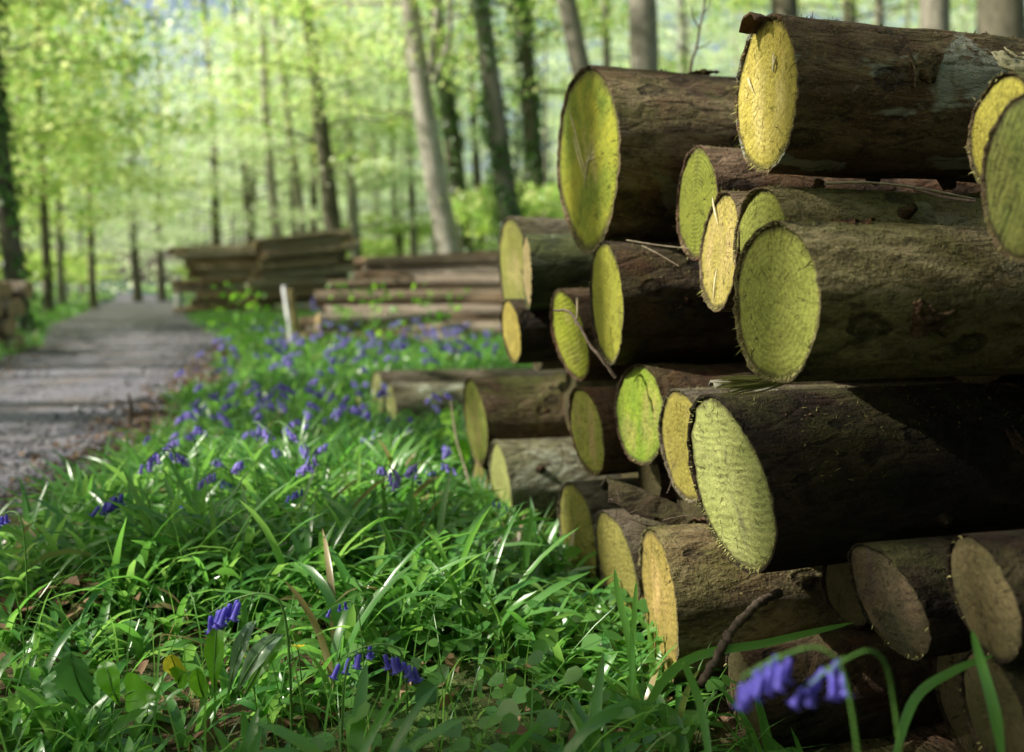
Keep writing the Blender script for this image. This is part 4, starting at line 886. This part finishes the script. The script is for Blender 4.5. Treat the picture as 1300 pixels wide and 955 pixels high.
def build_shade_trees():
    """the trees left of the track just outside the picture, whose crowns break the sunlight"""
    rs = np.random.RandomState(44); beams = []
    for k, (o, r, k1, k2, ang, rt) in LOGINFO.items():
        if k in ('X', 'N', 'P1', 'Y', 'Z1', 'Z2'): continue
        beams.append((o, r*(1.0 if k not in ('Y',) else .7)))
    for px, py, rr in [(560, 455, .5), (430, 470, .6), (330, 500, .3), (250, 490, .35), (90, 500, .4), (60, 560, .12), (470, 430, .6), (300, 820, .10), (360, 800, .12), (430, 620, .1), (640, 700, .12), (560, 780, .10), (180, 620, .1), (740, 760, .1), (520, 690, .1), (300, 640, .1), (380, 700, .1), (230, 740, .08), (600, 560, .15), (660, 840, .08)]:
        Yg = CH*F/(py-HY); beams.append((np.array([(px-650)/F*Yg, Yg, .12]), rr))
    for px in range(-40, 330, 40):
        for py, rr in ((474, .17), (486, .15), (522, .10)):
            if py == 522 and px > 160: continue
            Yg = CH*F/(py-HY); beams.append((np.array([(px-650)/F*Yg, Yg, 0]), rr*random.uniform(.6, 1.25)))
    for px, py, rr in [(180, 432, .6), (120, 440, .5), (240, 425, .5), (390, 445, .8), (340, 462, .6), (450, 440, .9), (520, 442, .8), (420, 475, .55), (500, 480, .5), (350, 500, .3), (430, 515, .25), (560, 470, .4), (270, 535, .16), (480, 560, .14)]:
        Yg = CH*F/(py-HY); beams.append((np.array([(px-650)/F*Yg, Yg, .1]), rr))
    for _ in range(26):
        px, py = random.uniform(40, 720), random.uniform(590, 890); Yg = CH*F/(py-HY); beams.append((np.array([(px-650)/F*Yg, Yg, .12]), random.uniform(.05, .12)))
    for (px, py, Y, rr) in [(540, 350, 9.8, 1.0), (400, 400, 9.3, .5)]: beams.append((at(px, py, Y), rr))
    sites = [(-7.2, -3.4), (-8.4, .4), (-7.6, 3.6), (-9.2, 6.6), (-11.5, -1.2), (-12.2, 3.4), (-6.6, -7.5), (-9.8, 9.8), (-8.6, 13.2), (-12.5, 8.2)]
    for i, (x, y) in enumerate(sites):
        root = empty('beech_tree', (x, y, terr1(x, y)-.03)); tag(root, 'tall beech left of the track whose crown dapples the stack', 'tree', 'beeches beside the near track')
        h = 16; ax = axis_of(h, (rs.normal(0, .02), rs.normal(0, .02)), .15, rs); rad = rad_of(ax, .19, h)
        limbs = make_limbs(rs, ax, 3.5, 14, 3.6, 22, .3)
        v, f = sprays(rs, limbs, 5200, .14, .3, .40)
        c = v.reshape(-1, 4, 3).mean(1)+np.array([x, y, 0]); keep = np.ones(len(c), bool)
        for (q, rr) in beams:
            d = c-q; tpar = d@SUN; dist = np.linalg.norm(d-tpar[:, None]*SUN, axis=1); keep &= ~((dist < rr+.08)&(tpar > 0))  # leaves cut away along sun rays to shape chosen sun patches
        v = v.reshape(-1, 4, 3)[keep].reshape(-1, 3); mb = MB(); mb.add(v, np.arange(len(v)).reshape(-1, 4))
        lm2 = []
        for l in limbs:
            w = l+np.array([x, y, 0]); bad = False
            for (q, rr) in beams:
                d = w-q; tpar = d@SUN; dist = np.linalg.norm(d-tpar[:, None]*SUN, axis=1); bad |= bool(((dist < rr*.6)&(tpar > 0)).any())
            if not bad: lm2.append(l)
        link('trunk', trunk_mesh('trunk', ax, rad, lm2, M['trunk'], 12, i, .16), root); link('crown', mb.mesh('crown', M['leafbeech'], False), root)
    # the wood behind the camera
    for i, (x, y, k) in enumerate([(-3.5, -6.5, 0), (.5, -5.2, 1), (3.6, -4.6, 2), (6.2, -1.8, 3), (-1.4, -9.5, 2), (5.5, -8, 0)]):
        tree(x, y, .3, (0, 0), ('low', k), 'trunkdark', 'low-branched beech standing behind the viewpoint', 'beeches behind the viewpoint')
    n = 16000; hx = rs.uniform(-3.5, 7, n); hy = -2.6-rs.rand(n)**.7*2.2+.12*hx; hz = rs.rand(n)**.8*4.2; nrm = rs.normal(0, 1, (n, 3)); nrm /= np.linalg.norm(nrm, axis=1)[:, None]  # invented unseen leaf mass, cuts ambient light on the log sides
    v, f = leaf_quads(np.stack([hx, hy, hz], -1), nrm, rs.uniform(.12, .2, n), rs, .7); mb = MB(); mb.add(v, f); o = link('occluder', mb.mesh('occluder', M['ivy'], False)); tag(o, 'added dark leafy thicket behind the viewpoint', 'occluder', kind='stuff')
    for i, (x, y, k) in enumerate([(5.2, 3.2, 0), (7.4, 6.4, 2), (4.0, 8.2, 1)]):
        tree(x, y, .3, (0, 0), ('high', k), 'trunk', 'beech standing behind the stack of logs', 'beeches behind the stack')

# ------------------------------------------------------------------ verge plants
def blades(rs, x, y, l, w, az, tilt, curv, seg=6):
    n = len(x); s = np.linspace(0, 1, seg+1); ph = tilt[:, None]+curv[:, None]*s[None, :]
    ds = l[:, None]/seg; st = np.concatenate([np.zeros((n, 1)), np.cumsum(np.sin(ph[:, :-1])*ds, 1)], 1); sz = np.concatenate([np.zeros((n, 1)), np.cumsum(np.cos(ph[:, :-1])*ds, 1)], 1)
    ca, sa = np.cos(az)[:, None], np.sin(az)[:, None]; z0 = terrain(x, y)[:, None]-.005
    cx, cy, cz = x[:, None]+ca*st, y[:, None]+sa*st, np.maximum(z0+sz, z0+.004)
    wd = w[:, None]*(np.minimum(1, .55+1.6*s)*np.sqrt(np.clip(1-s**3, 0, 1))+.02)[None, :]*.5
    tw = rs.normal(0, .35, n)[:, None]*s[None, :]*2
    lx, ly, lz = -sa*np.cos(tw), ca*np.cos(tw), np.sin(tw)
    drop = wd*.35
    v = np.stack([np.stack([cx-lx*wd, cy-ly*wd, cz-lz*wd], -1), np.stack([cx, cy, cz-drop], -1), np.stack([cx+lx*wd, cy+ly*wd, cz+lz*wd], -1)], 2)
    v = v.reshape(n, -1, 3); base = grid_faces(seg+1, 3)
    return v.reshape(-1, 3), (base[None]+(np.arange(n)*(seg+1)*3)[:, None, None]).reshape(-1, 4)
def sxy(x, y): return x*AX[0]+y*AX[1], x*UX[0]+y*UX[1]      # p (into stack), s (along stack)
def free_ground(x, y):
    p, s = sxy(x, y)
    st = ((s > .35)&(s < 2.85)&(p > .71))|((s > 4.0)&(s < 4.95)&(p > .62))|((s > 2.85)&(s < 4.0)&(p > 1.5))
    pile = (y > 8.9)&(x > -2.75)
    return ~st&~pile
def build_verge():
    rs = np.random.RandomState(12)
    # clumps of strap leaves
    def clumps(n, y0, y1, pw, lmul, wmul, per, seg, dens_edge=.1):
        y = y0+(y1-y0)*rs.rand(n)**pw; t = rs.rand(n); x = redge(y)+.02+t**1.0*(np.maximum(.6, (1300-650)/F*y)-redge(y)+.3)
        p = np.stack([x, y, 0*x], -1); d = x-redge(y)
        keep = free_ground(x, y)&(rs.rand(n) < sstep(-.05, .45, d+.25*fbm(p*2, 2, 4)))&(fbm(p*1.6, 3, 14) > -.62)
        keep &= ~(((x+.76)**2+(y-2.6)**2) < .10**2)&~(((x+.66)**2+(y-2.0)**2) < .075**2)
        pp, ss = sxy(x, y); keep &= (y > .95)|(rs.rand(n) < .35)
        keep &= ~((y < 1.35)&(x > .25)&(rs.rand(n) < .6))
        keep &= ~((y < 1.6)&(650+F*x/y < 420)&(rs.rand(n) < .6))
        x, y = x[keep], y[keep]; k = rs.poisson(per, len(x))+2; X = np.repeat(x, k); Y = np.repeat(y, k); N = len(X)
        X = X+rs.normal(0, .012, N); Y = Y+rs.normal(0, .012, N)
        l = rs.uniform(.12, .30, N)*lmul; w = rs.uniform(.009, .019, N)*wmul
        az = rs.uniform(0, 2*math.pi, N); tilt = np.abs(rs.normal(.35, .32, N)); curv = rs.uniform(.7, 2.6, N)
        tall = Y < 1.15; l[tall] *= .7
        PX = 650+F*X/Y; pq, sq = sxy(X, Y); l[(Y < 1.6)&(PX < 420)] *= .55; l[(pq > .42)&(sq < 2.9)] *= .62
        return blades(rs, X, Y, l, w, az, tilt, curv, seg)
    mb = MB()
    for a in [(2100, .7, 2.6, .8, 1., 1., 6, 6), (3300, 2.2, 5.2, 1., .9, 1.1, 5, 5), (5000, 4.8, 14, 1.2, .8, 1.7, 4, 4)]:
        v, f = clumps(*a); mb.add(v, f)
    o = link('bluebell_leaves', mb.mesh('bluebell_leaves', M['blade'])); tag(o, 'arching green strap leaves filling the verge', 'leaves', kind='stuff')
    # fine grass
    mb = MB(); n = 5500; y = .75+rs.rand(n)**1.2*5; x = redge(y)+rs.rand(n)*(np.maximum(.6, .59*y)-redge(y)+.2); keep = free_ground(x, y)&(rs.rand(n) < sstep(-.1, .4, x-redge(y)))&~((y < 1.3)&(x > .25)&(rs.rand(n) < .6)); x, y = x[keep], y[keep]; n = len(x)
    v, f = blades(rs, x, y, rs.uniform(.06, .2, n), rs.uniform(.0018, .0035, n), rs.uniform(0, 6.28, n), np.abs(rs.normal(.2, .3, n)), rs.uniform(.2, 1.6, n), 4); mb.add(v, f)
    # left verge
    n = 9000; y = 5+rs.rand(n)**1.3*22; x = ledge(y)-rs.rand(n)**1.2*3.2; 
    v, f = blades(rs, x, y, rs.uniform(.1, .32, n), rs.uniform(.008, .02, n), rs.uniform(0, 6.28, n), np.abs(rs.normal(.3, .3, n)), rs.uniform(.2, 1.6, n), 4); mb.add(v, f)
    # grass lip before the far pile
    n = 5000; y = rs.uniform(15.5, 21.8, n); x = redge(y)+.1+rs.rand(n)*3.4
    v, f = blades(rs, x, y, rs.uniform(.06, .16, n), rs.uniform(.01, .025, n), rs.uniform(0, 6.28, n), np.abs(rs.normal(.3, .3, n)), rs.uniform(.2, 1.6, n), 4); mb.add(v, f)
    o = link('grass', mb.mesh('grass', M['blade'])); tag(o, 'fine green grass growing along both verges', 'grass', kind='stuff')
    # small round herb leaves (celandine, mercury)
    n = 14000; y = .8+rs.rand(n)**1.15*9; x = redge(y)+rs.rand(n)*(np.maximum(.6, .59*y)-redge(y)+.2); p = np.stack([x, y, 0*x], -1)
    keep = free_ground(x, y)&(rs.rand(n) < sstep(-.1, .35, x-redge(y)))&(fbm(p*1.3, 3, 61) > -.12)&~((y < 1.3)&(x > .25)&(rs.rand(n) < .6)); x, y = x[keep], y[keep]; n = len(x)
    z = terrain(x, y)+rs.rand(n)**1.4*.10+.012; nrm = rs.normal(0, .42, (n, 3))+np.array([0, -.1, 1.]); nrm /= np.linalg.norm(nrm, axis=1)[:, None]
    s = rs.uniform(.014, .038, n)*(1+.08*y); a = rs.normal(size=(n, 3)); a -= nrm*np.sum(a*nrm, 1)[:, None]; a /= np.linalg.norm(a, axis=1)[:, None]; b = np.cross(nrm, a)
    out = [(-.45, 0, .0), (-.3, .32, .06), (.05, .42, .08), (.35, .25, .03), (.55, 0, -.06), (.35, -.25, .03), (.05, -.42, .08), (-.3, -.32, .06)]
    pos = np.stack([x, y, z], -1); V = np.stack([pos+s[:, None]*(q[0]*a+q[1]*b+q[2]*nrm) for q in out], 1)
    mb = MB(); base = np.array([[0, 1, 2, 3], [0, 3, 4, 5], [0, 5, 6, 7]]); mb.add(V.reshape(-1, 3), (base[None]+(np.arange(n)*8)[:, None, None]).reshape(-1, 4))
    o = link('herb_leaves', mb.mesh('herb_leaves', M['herb'], False)); tag(o, 'small rounded glossy herb leaves between the strap leaves', 'leaves', kind='stuff')
    # dead leaf litter
    n = 9000; y = .7+rs.rand(n)**1.5*10; e = rs.rand(n); x = np.where(e < .45, redge(y)+rs.normal(.02, .16, n), np.where(e < .6, ledge(y)+rs.normal(0, .2, n), redge(y)+rs.rand(n)*(np.maximum(.7, .59*y)-redge(y))))
    for (cx, cy, rr, m_) in [(-.76, 2.6, .12, 260), (-.66, 2.0, .09, 200), (-.92, 1.62, .14, 200), (-.2, 2.05, .1, 60)]:
        x = np.concatenate([x, cx+rs.normal(0, rr*.6, m_)]); y = np.concatenate([y, cy+rs.normal(0, rr*.6, m_)])
    keep = free_ground(x, y); x, y = x[keep], y[keep]; n = len(x)
    z = np.maximum(terrain(x, y), -.002)+.006+rs.rand(n)*.02; z[-500:] += rs.rand(len(z[-500:]))*.05
    nrm = rs.normal(0, .4, (n, 3))+np.array([0, 0, 1.]); nrm /= np.linalg.norm(nrm, axis=1)[:, None]; s = rs.uniform(.018, .05, n)
    a = rs.normal(size=(n, 3)); a -= nrm*np.sum(a*nrm, 1)[:, None]; a /= np.linalg.norm(a, axis=1)[:, None]; b = np.cross(nrm, a); pos = np.stack([x, y, z], -1); cu = rs.uniform(-.1, .35, n)[:, None]
    out = [(-.5, 0, 0), (-.1, .3, 1), (.25, .22, .8), (.55, 0, .2), (.25, -.22, .8), (-.1, -.3, 1)]
    V = np.stack([pos+s[:, None]*(q[0]*a+q[1]*b+q[2]*cu*nrm) for q in out], 1); mb = MB(); base = np.array([[0, 1, 2, 3], [0, 3, 4, 5]]); mb.add(V.reshape(-1, 3), (base[None]+(np.arange(n)*6)[:, None, None]).reshape(-1, 4))
    o = link('leaf_litter', mb.mesh('leaf_litter', M['litter'], False)); tag(o, 'brown dead leaves littering the edge of the track', 'leaf litter', kind='stuff')

def bell_mesh(rs, sc=1.):
    """one hanging bluebell floret, mouth down (-Z), six recurved tips"""
    n = 12; prof = [(0, .0008), (-.001, .0022), (-.004, .0028), (-.010, .0030), (-.016, .0031)]
    th = np.arange(n)/n*2*math.pi; V = []
    for z, r in prof: V += [(math.cos(a)*r, math.sin(a)*r, z) for a in th]
    tip = []
    for k in range(n):
        r, z = (.0060, -.0185) if k % 2 == 0 else (.0036, -.0172); tip.append((math.cos(th[k])*r, math.sin(th[k])*r, z))
    tip2 = []
    for k in range(n):
        r, z = (.0076, -.0163) if k % 2 == 0 else (.0038, -.0178); tip2.append((math.cos(th[k])*r, math.sin(th[k])*r, z))
    V = np.array(V+tip+tip2)*sc; return V, grid_faces(len(prof)+2, n, True)
def rotz_to(v, d):
    """rotate so that -Z points along d"""
    q = Vector((0, 0, -1)).rotation_difference(Vector(d)); return np.asarray(v) @ np.array(q.to_matrix()).T
def flower_layout(rs, h, nb, face, sc):
    top = h; lean = .05*h
    pts = smooth_pts([(0, 0, -.02), (lean*.2*face[0], lean*.2*face[1], h*.5), (lean*face[0], lean*face[1], h*.9), ((lean+.018*sc)*face[0], (lean+.018*sc)*face[1], h), ((lean+.05*sc)*face[0], (lean+.05*sc)*face[1], h-.006*sc), ((lean+.078*sc)*face[0], (lean+.075*sc)*face[1], h-.022*sc)], 22)
    bells = []
    for i in range(nb):
        u = .80+.20*i/(nb-1) if nb > 1 else 1; j = u*(len(pts)-1); p = pts[int(j)]
        side = rs.uniform(-1, 1); d = np.array([face[0]*rs.uniform(.0, .4)-face[1]*side*.4, face[1]*rs.uniform(.0, .4)+face[0]*side*.4, -1.0+rs.uniform(0, .3)]); d /= np.linalg.norm(d)
        bells.append((p+np.array([-face[1]*side*.008, face[0]*side*.008, -.003])*sc, p, d))
    return pts, bells
def bluebell_parts(x, y, h, nb, face, sc, label, group=None, seed=0):
    rs = np.random.RandomState(seed+77); root = empty('bluebell', (x, y, terr1(x, y))); tag(root, label, 'bluebell', group)
    pts, bells = flower_layout(rs, h, nb, face, sc); mb = MB(); v, f = tube(pts, np.linspace(.0017, .0008, len(pts))*sc, 6); mb.add(v, f)
    for b, p, d in bells:
        v, f = tube([p, (p+b)/2+np.array([0, 0, .002]), b], .0006*sc, 4); mb.add(v, f)
    link('stem', mb.mesh('stem', M['stem']), root)
    for b, p, d in bells:
        v, f = bell_mesh(rs, sc); mb = MB(); mb.add(rotz_to(v, d)+b, f); link('floret', mb.mesh('floret', M['bell']), root)
    return root
def build_bluebells():
    near = [  # px, py of the flower head, depth, size, florets, facing, label
        (306, 776, 1.15, 1.3, 8, (-1, .1), 'sharp violet-blue bluebell drooping left beside an upright bright green leaf'),
        (1072, 836, .66, .95, 8, (-.9, -.2), 'large blurred bluebell right of the pair before the bottom row logs'),
        (1000, 836, .64, 1.0, 9, (-1., .1), 'large blurred bluebell left of the pair before the bottom row logs'),
        (155, 636, 1.75, 1.35, 11, (-.8, .2), 'bushy bluebell above the left grass, well apart from the others'),
        (6, 668, 1.5, .9, 6, (-.6, .2), 'bluebell head cut by the left edge'),
        (280, 614, 2.1, .9, 6, (.6, .2), 'small bluebell with two drooping heads above the dark leaf mound'),
        (382, 630, 1.9, .9, 5, (-.3, .1), 'short compact bluebell left of the dark leaf mound'),
        (466, 838, 1.15, 1.1, 5, (-1, .2), 'dark blue bluebell lying low at the bottom edge'),
        (490, 840, 1.12, 1.1, 6, (.3, .1), 'bright bluebell head pointing down at the bottom edge'),
        (436, 782, 1.2, .6, 3, (-.2, .1), 'dark closed bluebell bud on a thin stem'),
        (236, 648, 1.95, .8, 4, (-.5, .1), 'faint small bluebell right of the bushy one'),
        (537, 604, 2.3, 1.0, 8, (.7, .1), 'tall bluebell beside the pale-topped log'),
        (525, 660, 1.95, .8, 6, (-.6, .2), 'low bluebell in shade left of the pale-topped log'),
        (628, 650, 1.95, .8, 3, (.6, -.1), 'bluebell leaning against the pale-topped log end'),
        (447, 520, 3.3, 1.2, 9, (.2, .1), 'upright tall bluebell left of the grey-green fallen pair'),
    ]
    for i, (px, py, Y, sc, nb, fc, lab) in enumerate(near):
        p = at(px, py, Y); fc = np.array(fc)/np.linalg.norm(fc); h = max(.1, p[2]-terr1(p[0], p[1])+.02)
        bluebell_parts(p[0]-fc[0]*(.05*h+.045*sc), p[1]-fc[1]*(.05*h+.045*sc), h, nb, fc, sc, lab, None, i)
    # the many smaller ones, copies of four
    protos = []
    for k in range(5):
        rs = np.random.RandomState(200+k); pts, bells = flower_layout(rs, .30, 9, np.array([1., 0]), 1.25); mb = MB(); v, f = tube(pts, .0022, 5); mb.add(v, f, 0)
        for b, p, d in bells:
            v, f = bell_mesh(rs, 1.3); mb.add(rotz_to(v, d)+b, f, 1)
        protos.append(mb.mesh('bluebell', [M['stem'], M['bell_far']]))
    rs = np.random.RandomState(31); k = 0
    while k < 240:
        if k < 90: px, py = rs.uniform(230, 600), 428+rs.rand()**1.6*100
        elif k < 150: px, py = rs.uniform(430, 640), rs.uniform(428, 470)
        elif k < 205: px, py = rs.uniform(200, 520), rs.uniform(440, 560)
        else: px, py = rs.uniform(180, 600), rs.uniform(500, 650)
        zf = .22; Y = (CH-zf)*F/(py-HY); x = (px-650)/F*Y
        if Y < 1.6 or Y > 8.6 or x < redge(Y)+.08 or not free_ground(np.array([x]), np.array([Y]))[0]: continue
        if px > 590 and Y < 3: continue
        o = link('bluebell', protos[k % 5]); o.location = (x, Y, terr1(x, Y)); s = rs.uniform(.62, .9)*(1.3 if Y > 4.5 else 1.); o.scale = (s, s, s); o.rotation_euler = (0, 0, rs.uniform(0, 6.28))
        tag(o, 'small soft-focus bluebell among the verge leaves, one of many alike', 'bluebell', 'bluebells spread over the verge'); k += 1

def leaf_shape(base, tip, width, mat, name, parent, seed, arch=.25, tooth=.0, fold=.25, side=None):
    """a broad leaf from base to tip (relative to parent), arched, with folded midrib"""
    base = np.array(base, float); tip = np.array(tip, float); d = tip-base; L = np.linalg.norm(d); up = np.array([0, -1., .5]) if side is None else np.array(side, float)
    s = np.cross(d, up); s /= np.linalg.norm(s)+1e-9; n = np.cross(s, d); n /= np.linalg.norm(n); nu, nv = 22, 9
    u = np.linspace(0, 1, nu); v = np.linspace(-1, 1, nv)
    prof = np.interp(u, [0, .12, .25, .5, .75, .9, 1], [.10, .26, .55, .95, .72, .36, .02]); rs = np.random.RandomState(seed)
    if tooth: prof = prof*(1+tooth*np.abs(((u*7) % 1)-.5)*2-tooth*.5)
    P = []
    for i in range(nu):
        c = base+d*u[i]+n*(arch*L*(u[i]-u[i]**2)*1.6)
        for q in v: P.append(c-np.array([0, 0, 1.])*L*.22*u[i]**4+s*q*width*prof[i]+n*(fold*abs(q)*width*prof[i]+.06*width*math.sin(u[i]*14+q*3+seed)))
    mb = MB(); mb.add(P, grid_faces(nu, nv)); P = np.array(P); mb = MB(); P = P+n[None]*(.0022*fbm(P*70, 3, seed))[:, None]; mb.add(P, grid_faces(nu, nv)); o = link(name, mb.mesh(name, mat), parent)
    mid = [base+d*t-np.array([0, 0, 1.])*L*.22*t**4+n*(arch*L*(t-t*t)*1.6+.0006) for t in np.linspace(0, .95, 14)]; mb = MB(); v_, f_ = tube(mid, np.linspace(.0016, .0004, 14), 5); mb.add(v_, f_); link('midrib', mb.mesh('midrib', M['stem']), o)
    return o
def build_plants():
    def plant(px, py, Y, leaves, label):
        b = at(px, py, Y); b[2] = terr1(b[0], b[1]); root = empty('broad_leaved_plant', b); tag(root, label, 'plant')
        for i, (bx, by, tx, ty, dY, w, mt, arch, tooth) in enumerate(leaves):
            leaf_shape(at(bx, by, Y)-b, at(tx, ty, Y+dY)-b, w, M[mt], 'leaf', root, i+3, arch, tooth)
        return root
    plant(110, 905, 1.18, [(118, 895, 90, 800, -.05, .027, 'dock', .3, .35), (152, 895, 132, 822, .02, .017, 'brightleaf', .3, 0), (160, 885, 205, 862, -.06, .026, 'brightleaf', .3, 0), (95, 895, 62, 842, .02, .022, 'dock', .3, .2)], 'dark dock plant with toothed leaf at the lower left')
    plant(285, 895, 1.14, [(272, 880, 276, 772, .02, .015, 'brightleaf', .06, 0), (290, 880, 326, 764, .05, .011, 'paleleaf', .25, 0), (300, 880, 362, 782, .03, .014, 'paleleaf', .35, 0), (310, 885, 372, 778, .06, .014, 'brightleaf', .2, 0), (262, 888, 250, 830, -.03, .014, 'brightleaf', .3, 0)], 'clump of upright bright and waxy leaves beside the sharp bluebell')
    plant(232, 890, 1.18, [(232, 868, 216, 814, -.04, .016, 'yellowleaf', .15, 0), (228, 872, 240, 836, -.05, .018, 'brightleaf', .2, 0)], 'small plant with a yellowing leaf left of the sharp bluebell')
    plant(572, 560, 2.9, [(575, 540, 560, 512, -.05, .035, 'herb', .3, 0), (578, 560, 545, 545, -.1, .03, 'herb', .3, 0), (590, 590, 582, 545, -.05, .03, 'brightleaf', .3, 0), (582, 585, 556, 570, -.1, .03, 'herb', .3, 0)], 'broad-leaved herb at the end of the mossy-topped log')
    stick('dead_stick', [at(572, 508, 2.8), at(580, 560, 2.75), at(592, 600, 2.7), at(606, 652, 2.6)], .003, .004, M['palestick'], 'bare grey stick slanting before the small low log end', 'stick')
    stick('broken_stalk', [at(165, 540, 4.0), at(166, 520, 4.0), at(163, 500, 4.0)], .012, .006, M['twig'], 'short broken stalk standing at the edge of the track', 'stalk')
    stick('dead_stick', [at(318, 622, 2.3), at(330, 614, 2.3), at(345, 604, 2.35)], .006, .004, M['palestick'], 'pale dead stick poking from the grass above the dark leaf mound', 'stick')
    # long single blades near the lens
    def long_blade(pts, w, label):
        p = smooth_pts([at(*q) for q in pts], 18); n = len(p); t = np.gradient(p, axis=0); s = np.cross(t, np.array([0, -1., .4])); s /= np.linalg.norm(s, axis=1)[:, None]; wd = w*np.minimum(1, .5+np.linspace(0, 2, n))*np.sqrt(np.clip(1-np.linspace(0, 1, n)**3, 0.002, 1))
        V = np.stack([p-s*wd[:, None], p+np.array([0, .3, -.6])*wd[:, None]*.5, p+s*wd[:, None]], 1).reshape(-1, 3)-p[0]; mb = MB(); mb.add(V, grid_faces(n, 3)); o = link('strap_leaf', mb.mesh('strap_leaf', M['blade'])); o.location = tuple(p[0]); tag(o, label, 'leaf')
    long_blade([(1272, 960, .80), (1262, 900, .82), (1245, 840, .85), (1234, 800, .86)], .006, 'upright green strap leaf crossing the speckled tan log end')
    long_blade([(1130, 985, .85), (1160, 890, .9), (1210, 852, .93), (1262, 832, .95)], .005, 'dark strap leaf arching right over the bearer log')
    long_blade([(790, 960, 1.15), (860, 846, 1.16), (980, 815, 1.17), (1085, 790, 1.19)], .006, 'long green strap leaf reaching right along the bottom row')
    long_blade([(806, 900, 1.28), (800, 820, 1.3), (786, 760, 1.32), (780, 722, 1.33)], .006, 'upright strap leaf before the middle olive-brown end')
    long_blade([(800, 900, 1.26), (803, 820, 1.3), (806, 770, 1.31), (808, 738, 1.32)], .0045, 'narrow lit strap leaf just left of the cracked orange-brown end')
    long_blade([(655, 860, 1.7), (662, 760, 1.72), (670, 690, 1.75), (676, 645, 1.76)], .008, 'tall strap leaf in front of the pale-topped log')
    long_blade([(905, 990, .95), (890, 900, 1.0), (872, 850, 1.02), (866, 840, 1.02)], .005, 'short bluish strap leaf at the foot of the knobbly stick')
    # celandines
    for i, (px, py, Y, lab) in enumerate([(318, 836, 1.22, 'yellow celandine flower under the sharp bluebell'), (378, 822, 1.26, 'yellow celandine flower right of the sharp bluebell'), (128, 720, 1.7, 'small yellow flower in the left grass'), (70, 708, 1.75, 'tiny yellow flower nearest the left edge'), (558, 742, 1.6, 'dull yellow flower in the middle of the grass')]):
        p = at(px, py, Y); g = terr1(p[0], p[1]); root = empty('celandine', (p[0], p[1], g)); tag(root, lab, 'flower'); h = max(.05, p[2]-g)
        mb = MB(); v, f = tube(smooth_pts([(.01, .01, -.01), (.004, .004, h*.6), (0, 0, h)], 8), .0011, 5); mb.add(v, f); link('stem', mb.mesh('stem', M['stem']), root)
        mb = MB()
        for k in range(8):
            a = k*math.pi/4; d = np.array([math.cos(a), math.sin(a)*.8, .35-.5*math.sin(a)*.6]); q = np.array([-math.sin(a), math.cos(a), 0])
            c = np.array([0, 0, h]); mb.add([c, c+d*.006+q*.0025, c+d*.012, c+d*.006-q*.0025], [[0, 1, 2, 3]])
        link('petals', mb.mesh('petals', M['yellow'], False), root)['kind'] = 'stuff'
        v, f = tube([(0, -.001, h-.001), (0, -.001, h+.001), (0, -.002, h+.003)], [.0025, .0028, .0006], 8); mb = MB(); mb.add(v, f); link('flower_centre', mb.mesh('flower_centre', M['yellow']), root)
    # bare twig rising behind the stack
    root = empty('bare_twig', at(880, 130, 2.5)); tag(root, 'bare dark sapling twig rising behind the fattest log', 'twig'); b = at(880, 130, 2.5)
    mb = MB()
    for pts, r0 in (([(880, 130), (877, 85), (884, 62), (888, 38), (893, 15), (897, -30)], .005), ([(884, 62), (895, 58), (903, 52)], .0025), ([(888, 36), (880, 22), (878, 8)], .0025), ([(892, 18), (900, 8), (903, -10)], .002)):
        v, f = tube(smooth_pts([at(x, y, 2.5)-b for x, y in pts], 12), np.linspace(r0, r0*.5, 12), 6); mb.add(v, f)
    link('stem', mb.mesh('stem', M['twig']), root)

# ------------------------------------------------------------------ light and camera
def build_light():
    w = bpy.data.worlds.new('World'); scene.world = w; w.use_nodes = True; nt = w.node_tree; nt.nodes.clear()
    sk = nt.nodes.new('ShaderNodeTexSky'); sk.sky_type = 'NISHITA'; sk.sun_disc = False; sk.sun_elevation = SUN_EL
    sk.sun_rotation = math.atan2(SUN[0], SUN[1]); sk.air_density = 1.2; sk.dust_density = 4.0; sk.ozone_density = 1.0
    bg = nt.nodes.new('ShaderNodeBackground'); bg.inputs[1].default_value = .16; out = nt.nodes.new('ShaderNodeOutputWorld')
    nt.links.new(sk.outputs[0], bg.inputs[0]); nt.links.new(bg.outputs[0], out.inputs[0])
    L = bpy.data.lights.new('sun', 'SUN'); L.energy = 9.0; L.angle = R(.53); L.color = (1, .94, .82); o = link('sun', L)
    o.rotation_euler = Vector(tuple(-SUN)).to_track_quat('-Z', 'Y').to_euler()
def build_camera():
    c = bpy.data.cameras.new('camera'); c.sensor_width = 36; c.lens = 36*F/1300; c.clip_start = .05; c.clip_end = 1500
    c.shift_y = -(955/2-HY)/1300; o = link('camera', c); o.location = (0, 0, CH); o.rotation_euler = (R(90), 0, 0)
    c.dof.use_dof = True; c.dof.focus_distance = 1.28; c.dof.aperture_fstop = 2.5; c.dof.aperture_blades = 0
    scene.camera = o

build_camera(); build_light(); build_ground(); build_track(); build_gravel(); build_stack(); add_moss_and_stubs(); build_stack_details(); build_piles(); build_trees(); build_shade_trees(); build_verge(); build_bluebells(); build_plants()
scene.render.engine = 'CYCLES'
cy = scene.cycles
cy.max_bounces = 8; cy.diffuse_bounces = 6; cy.glossy_bounces = 2; cy.transmission_bounces = 4; cy.transparent_max_bounces = 4
cy.use_denoising = True
try: cy.denoiser = 'OPENIMAGEDENOISE'
except Exception: pass
cy.sample_clamp_indirect = 6
scene.view_settings.view_transform = 'Standard'; scene.view_settings.look = 'None'; scene.view_settings.exposure = 0
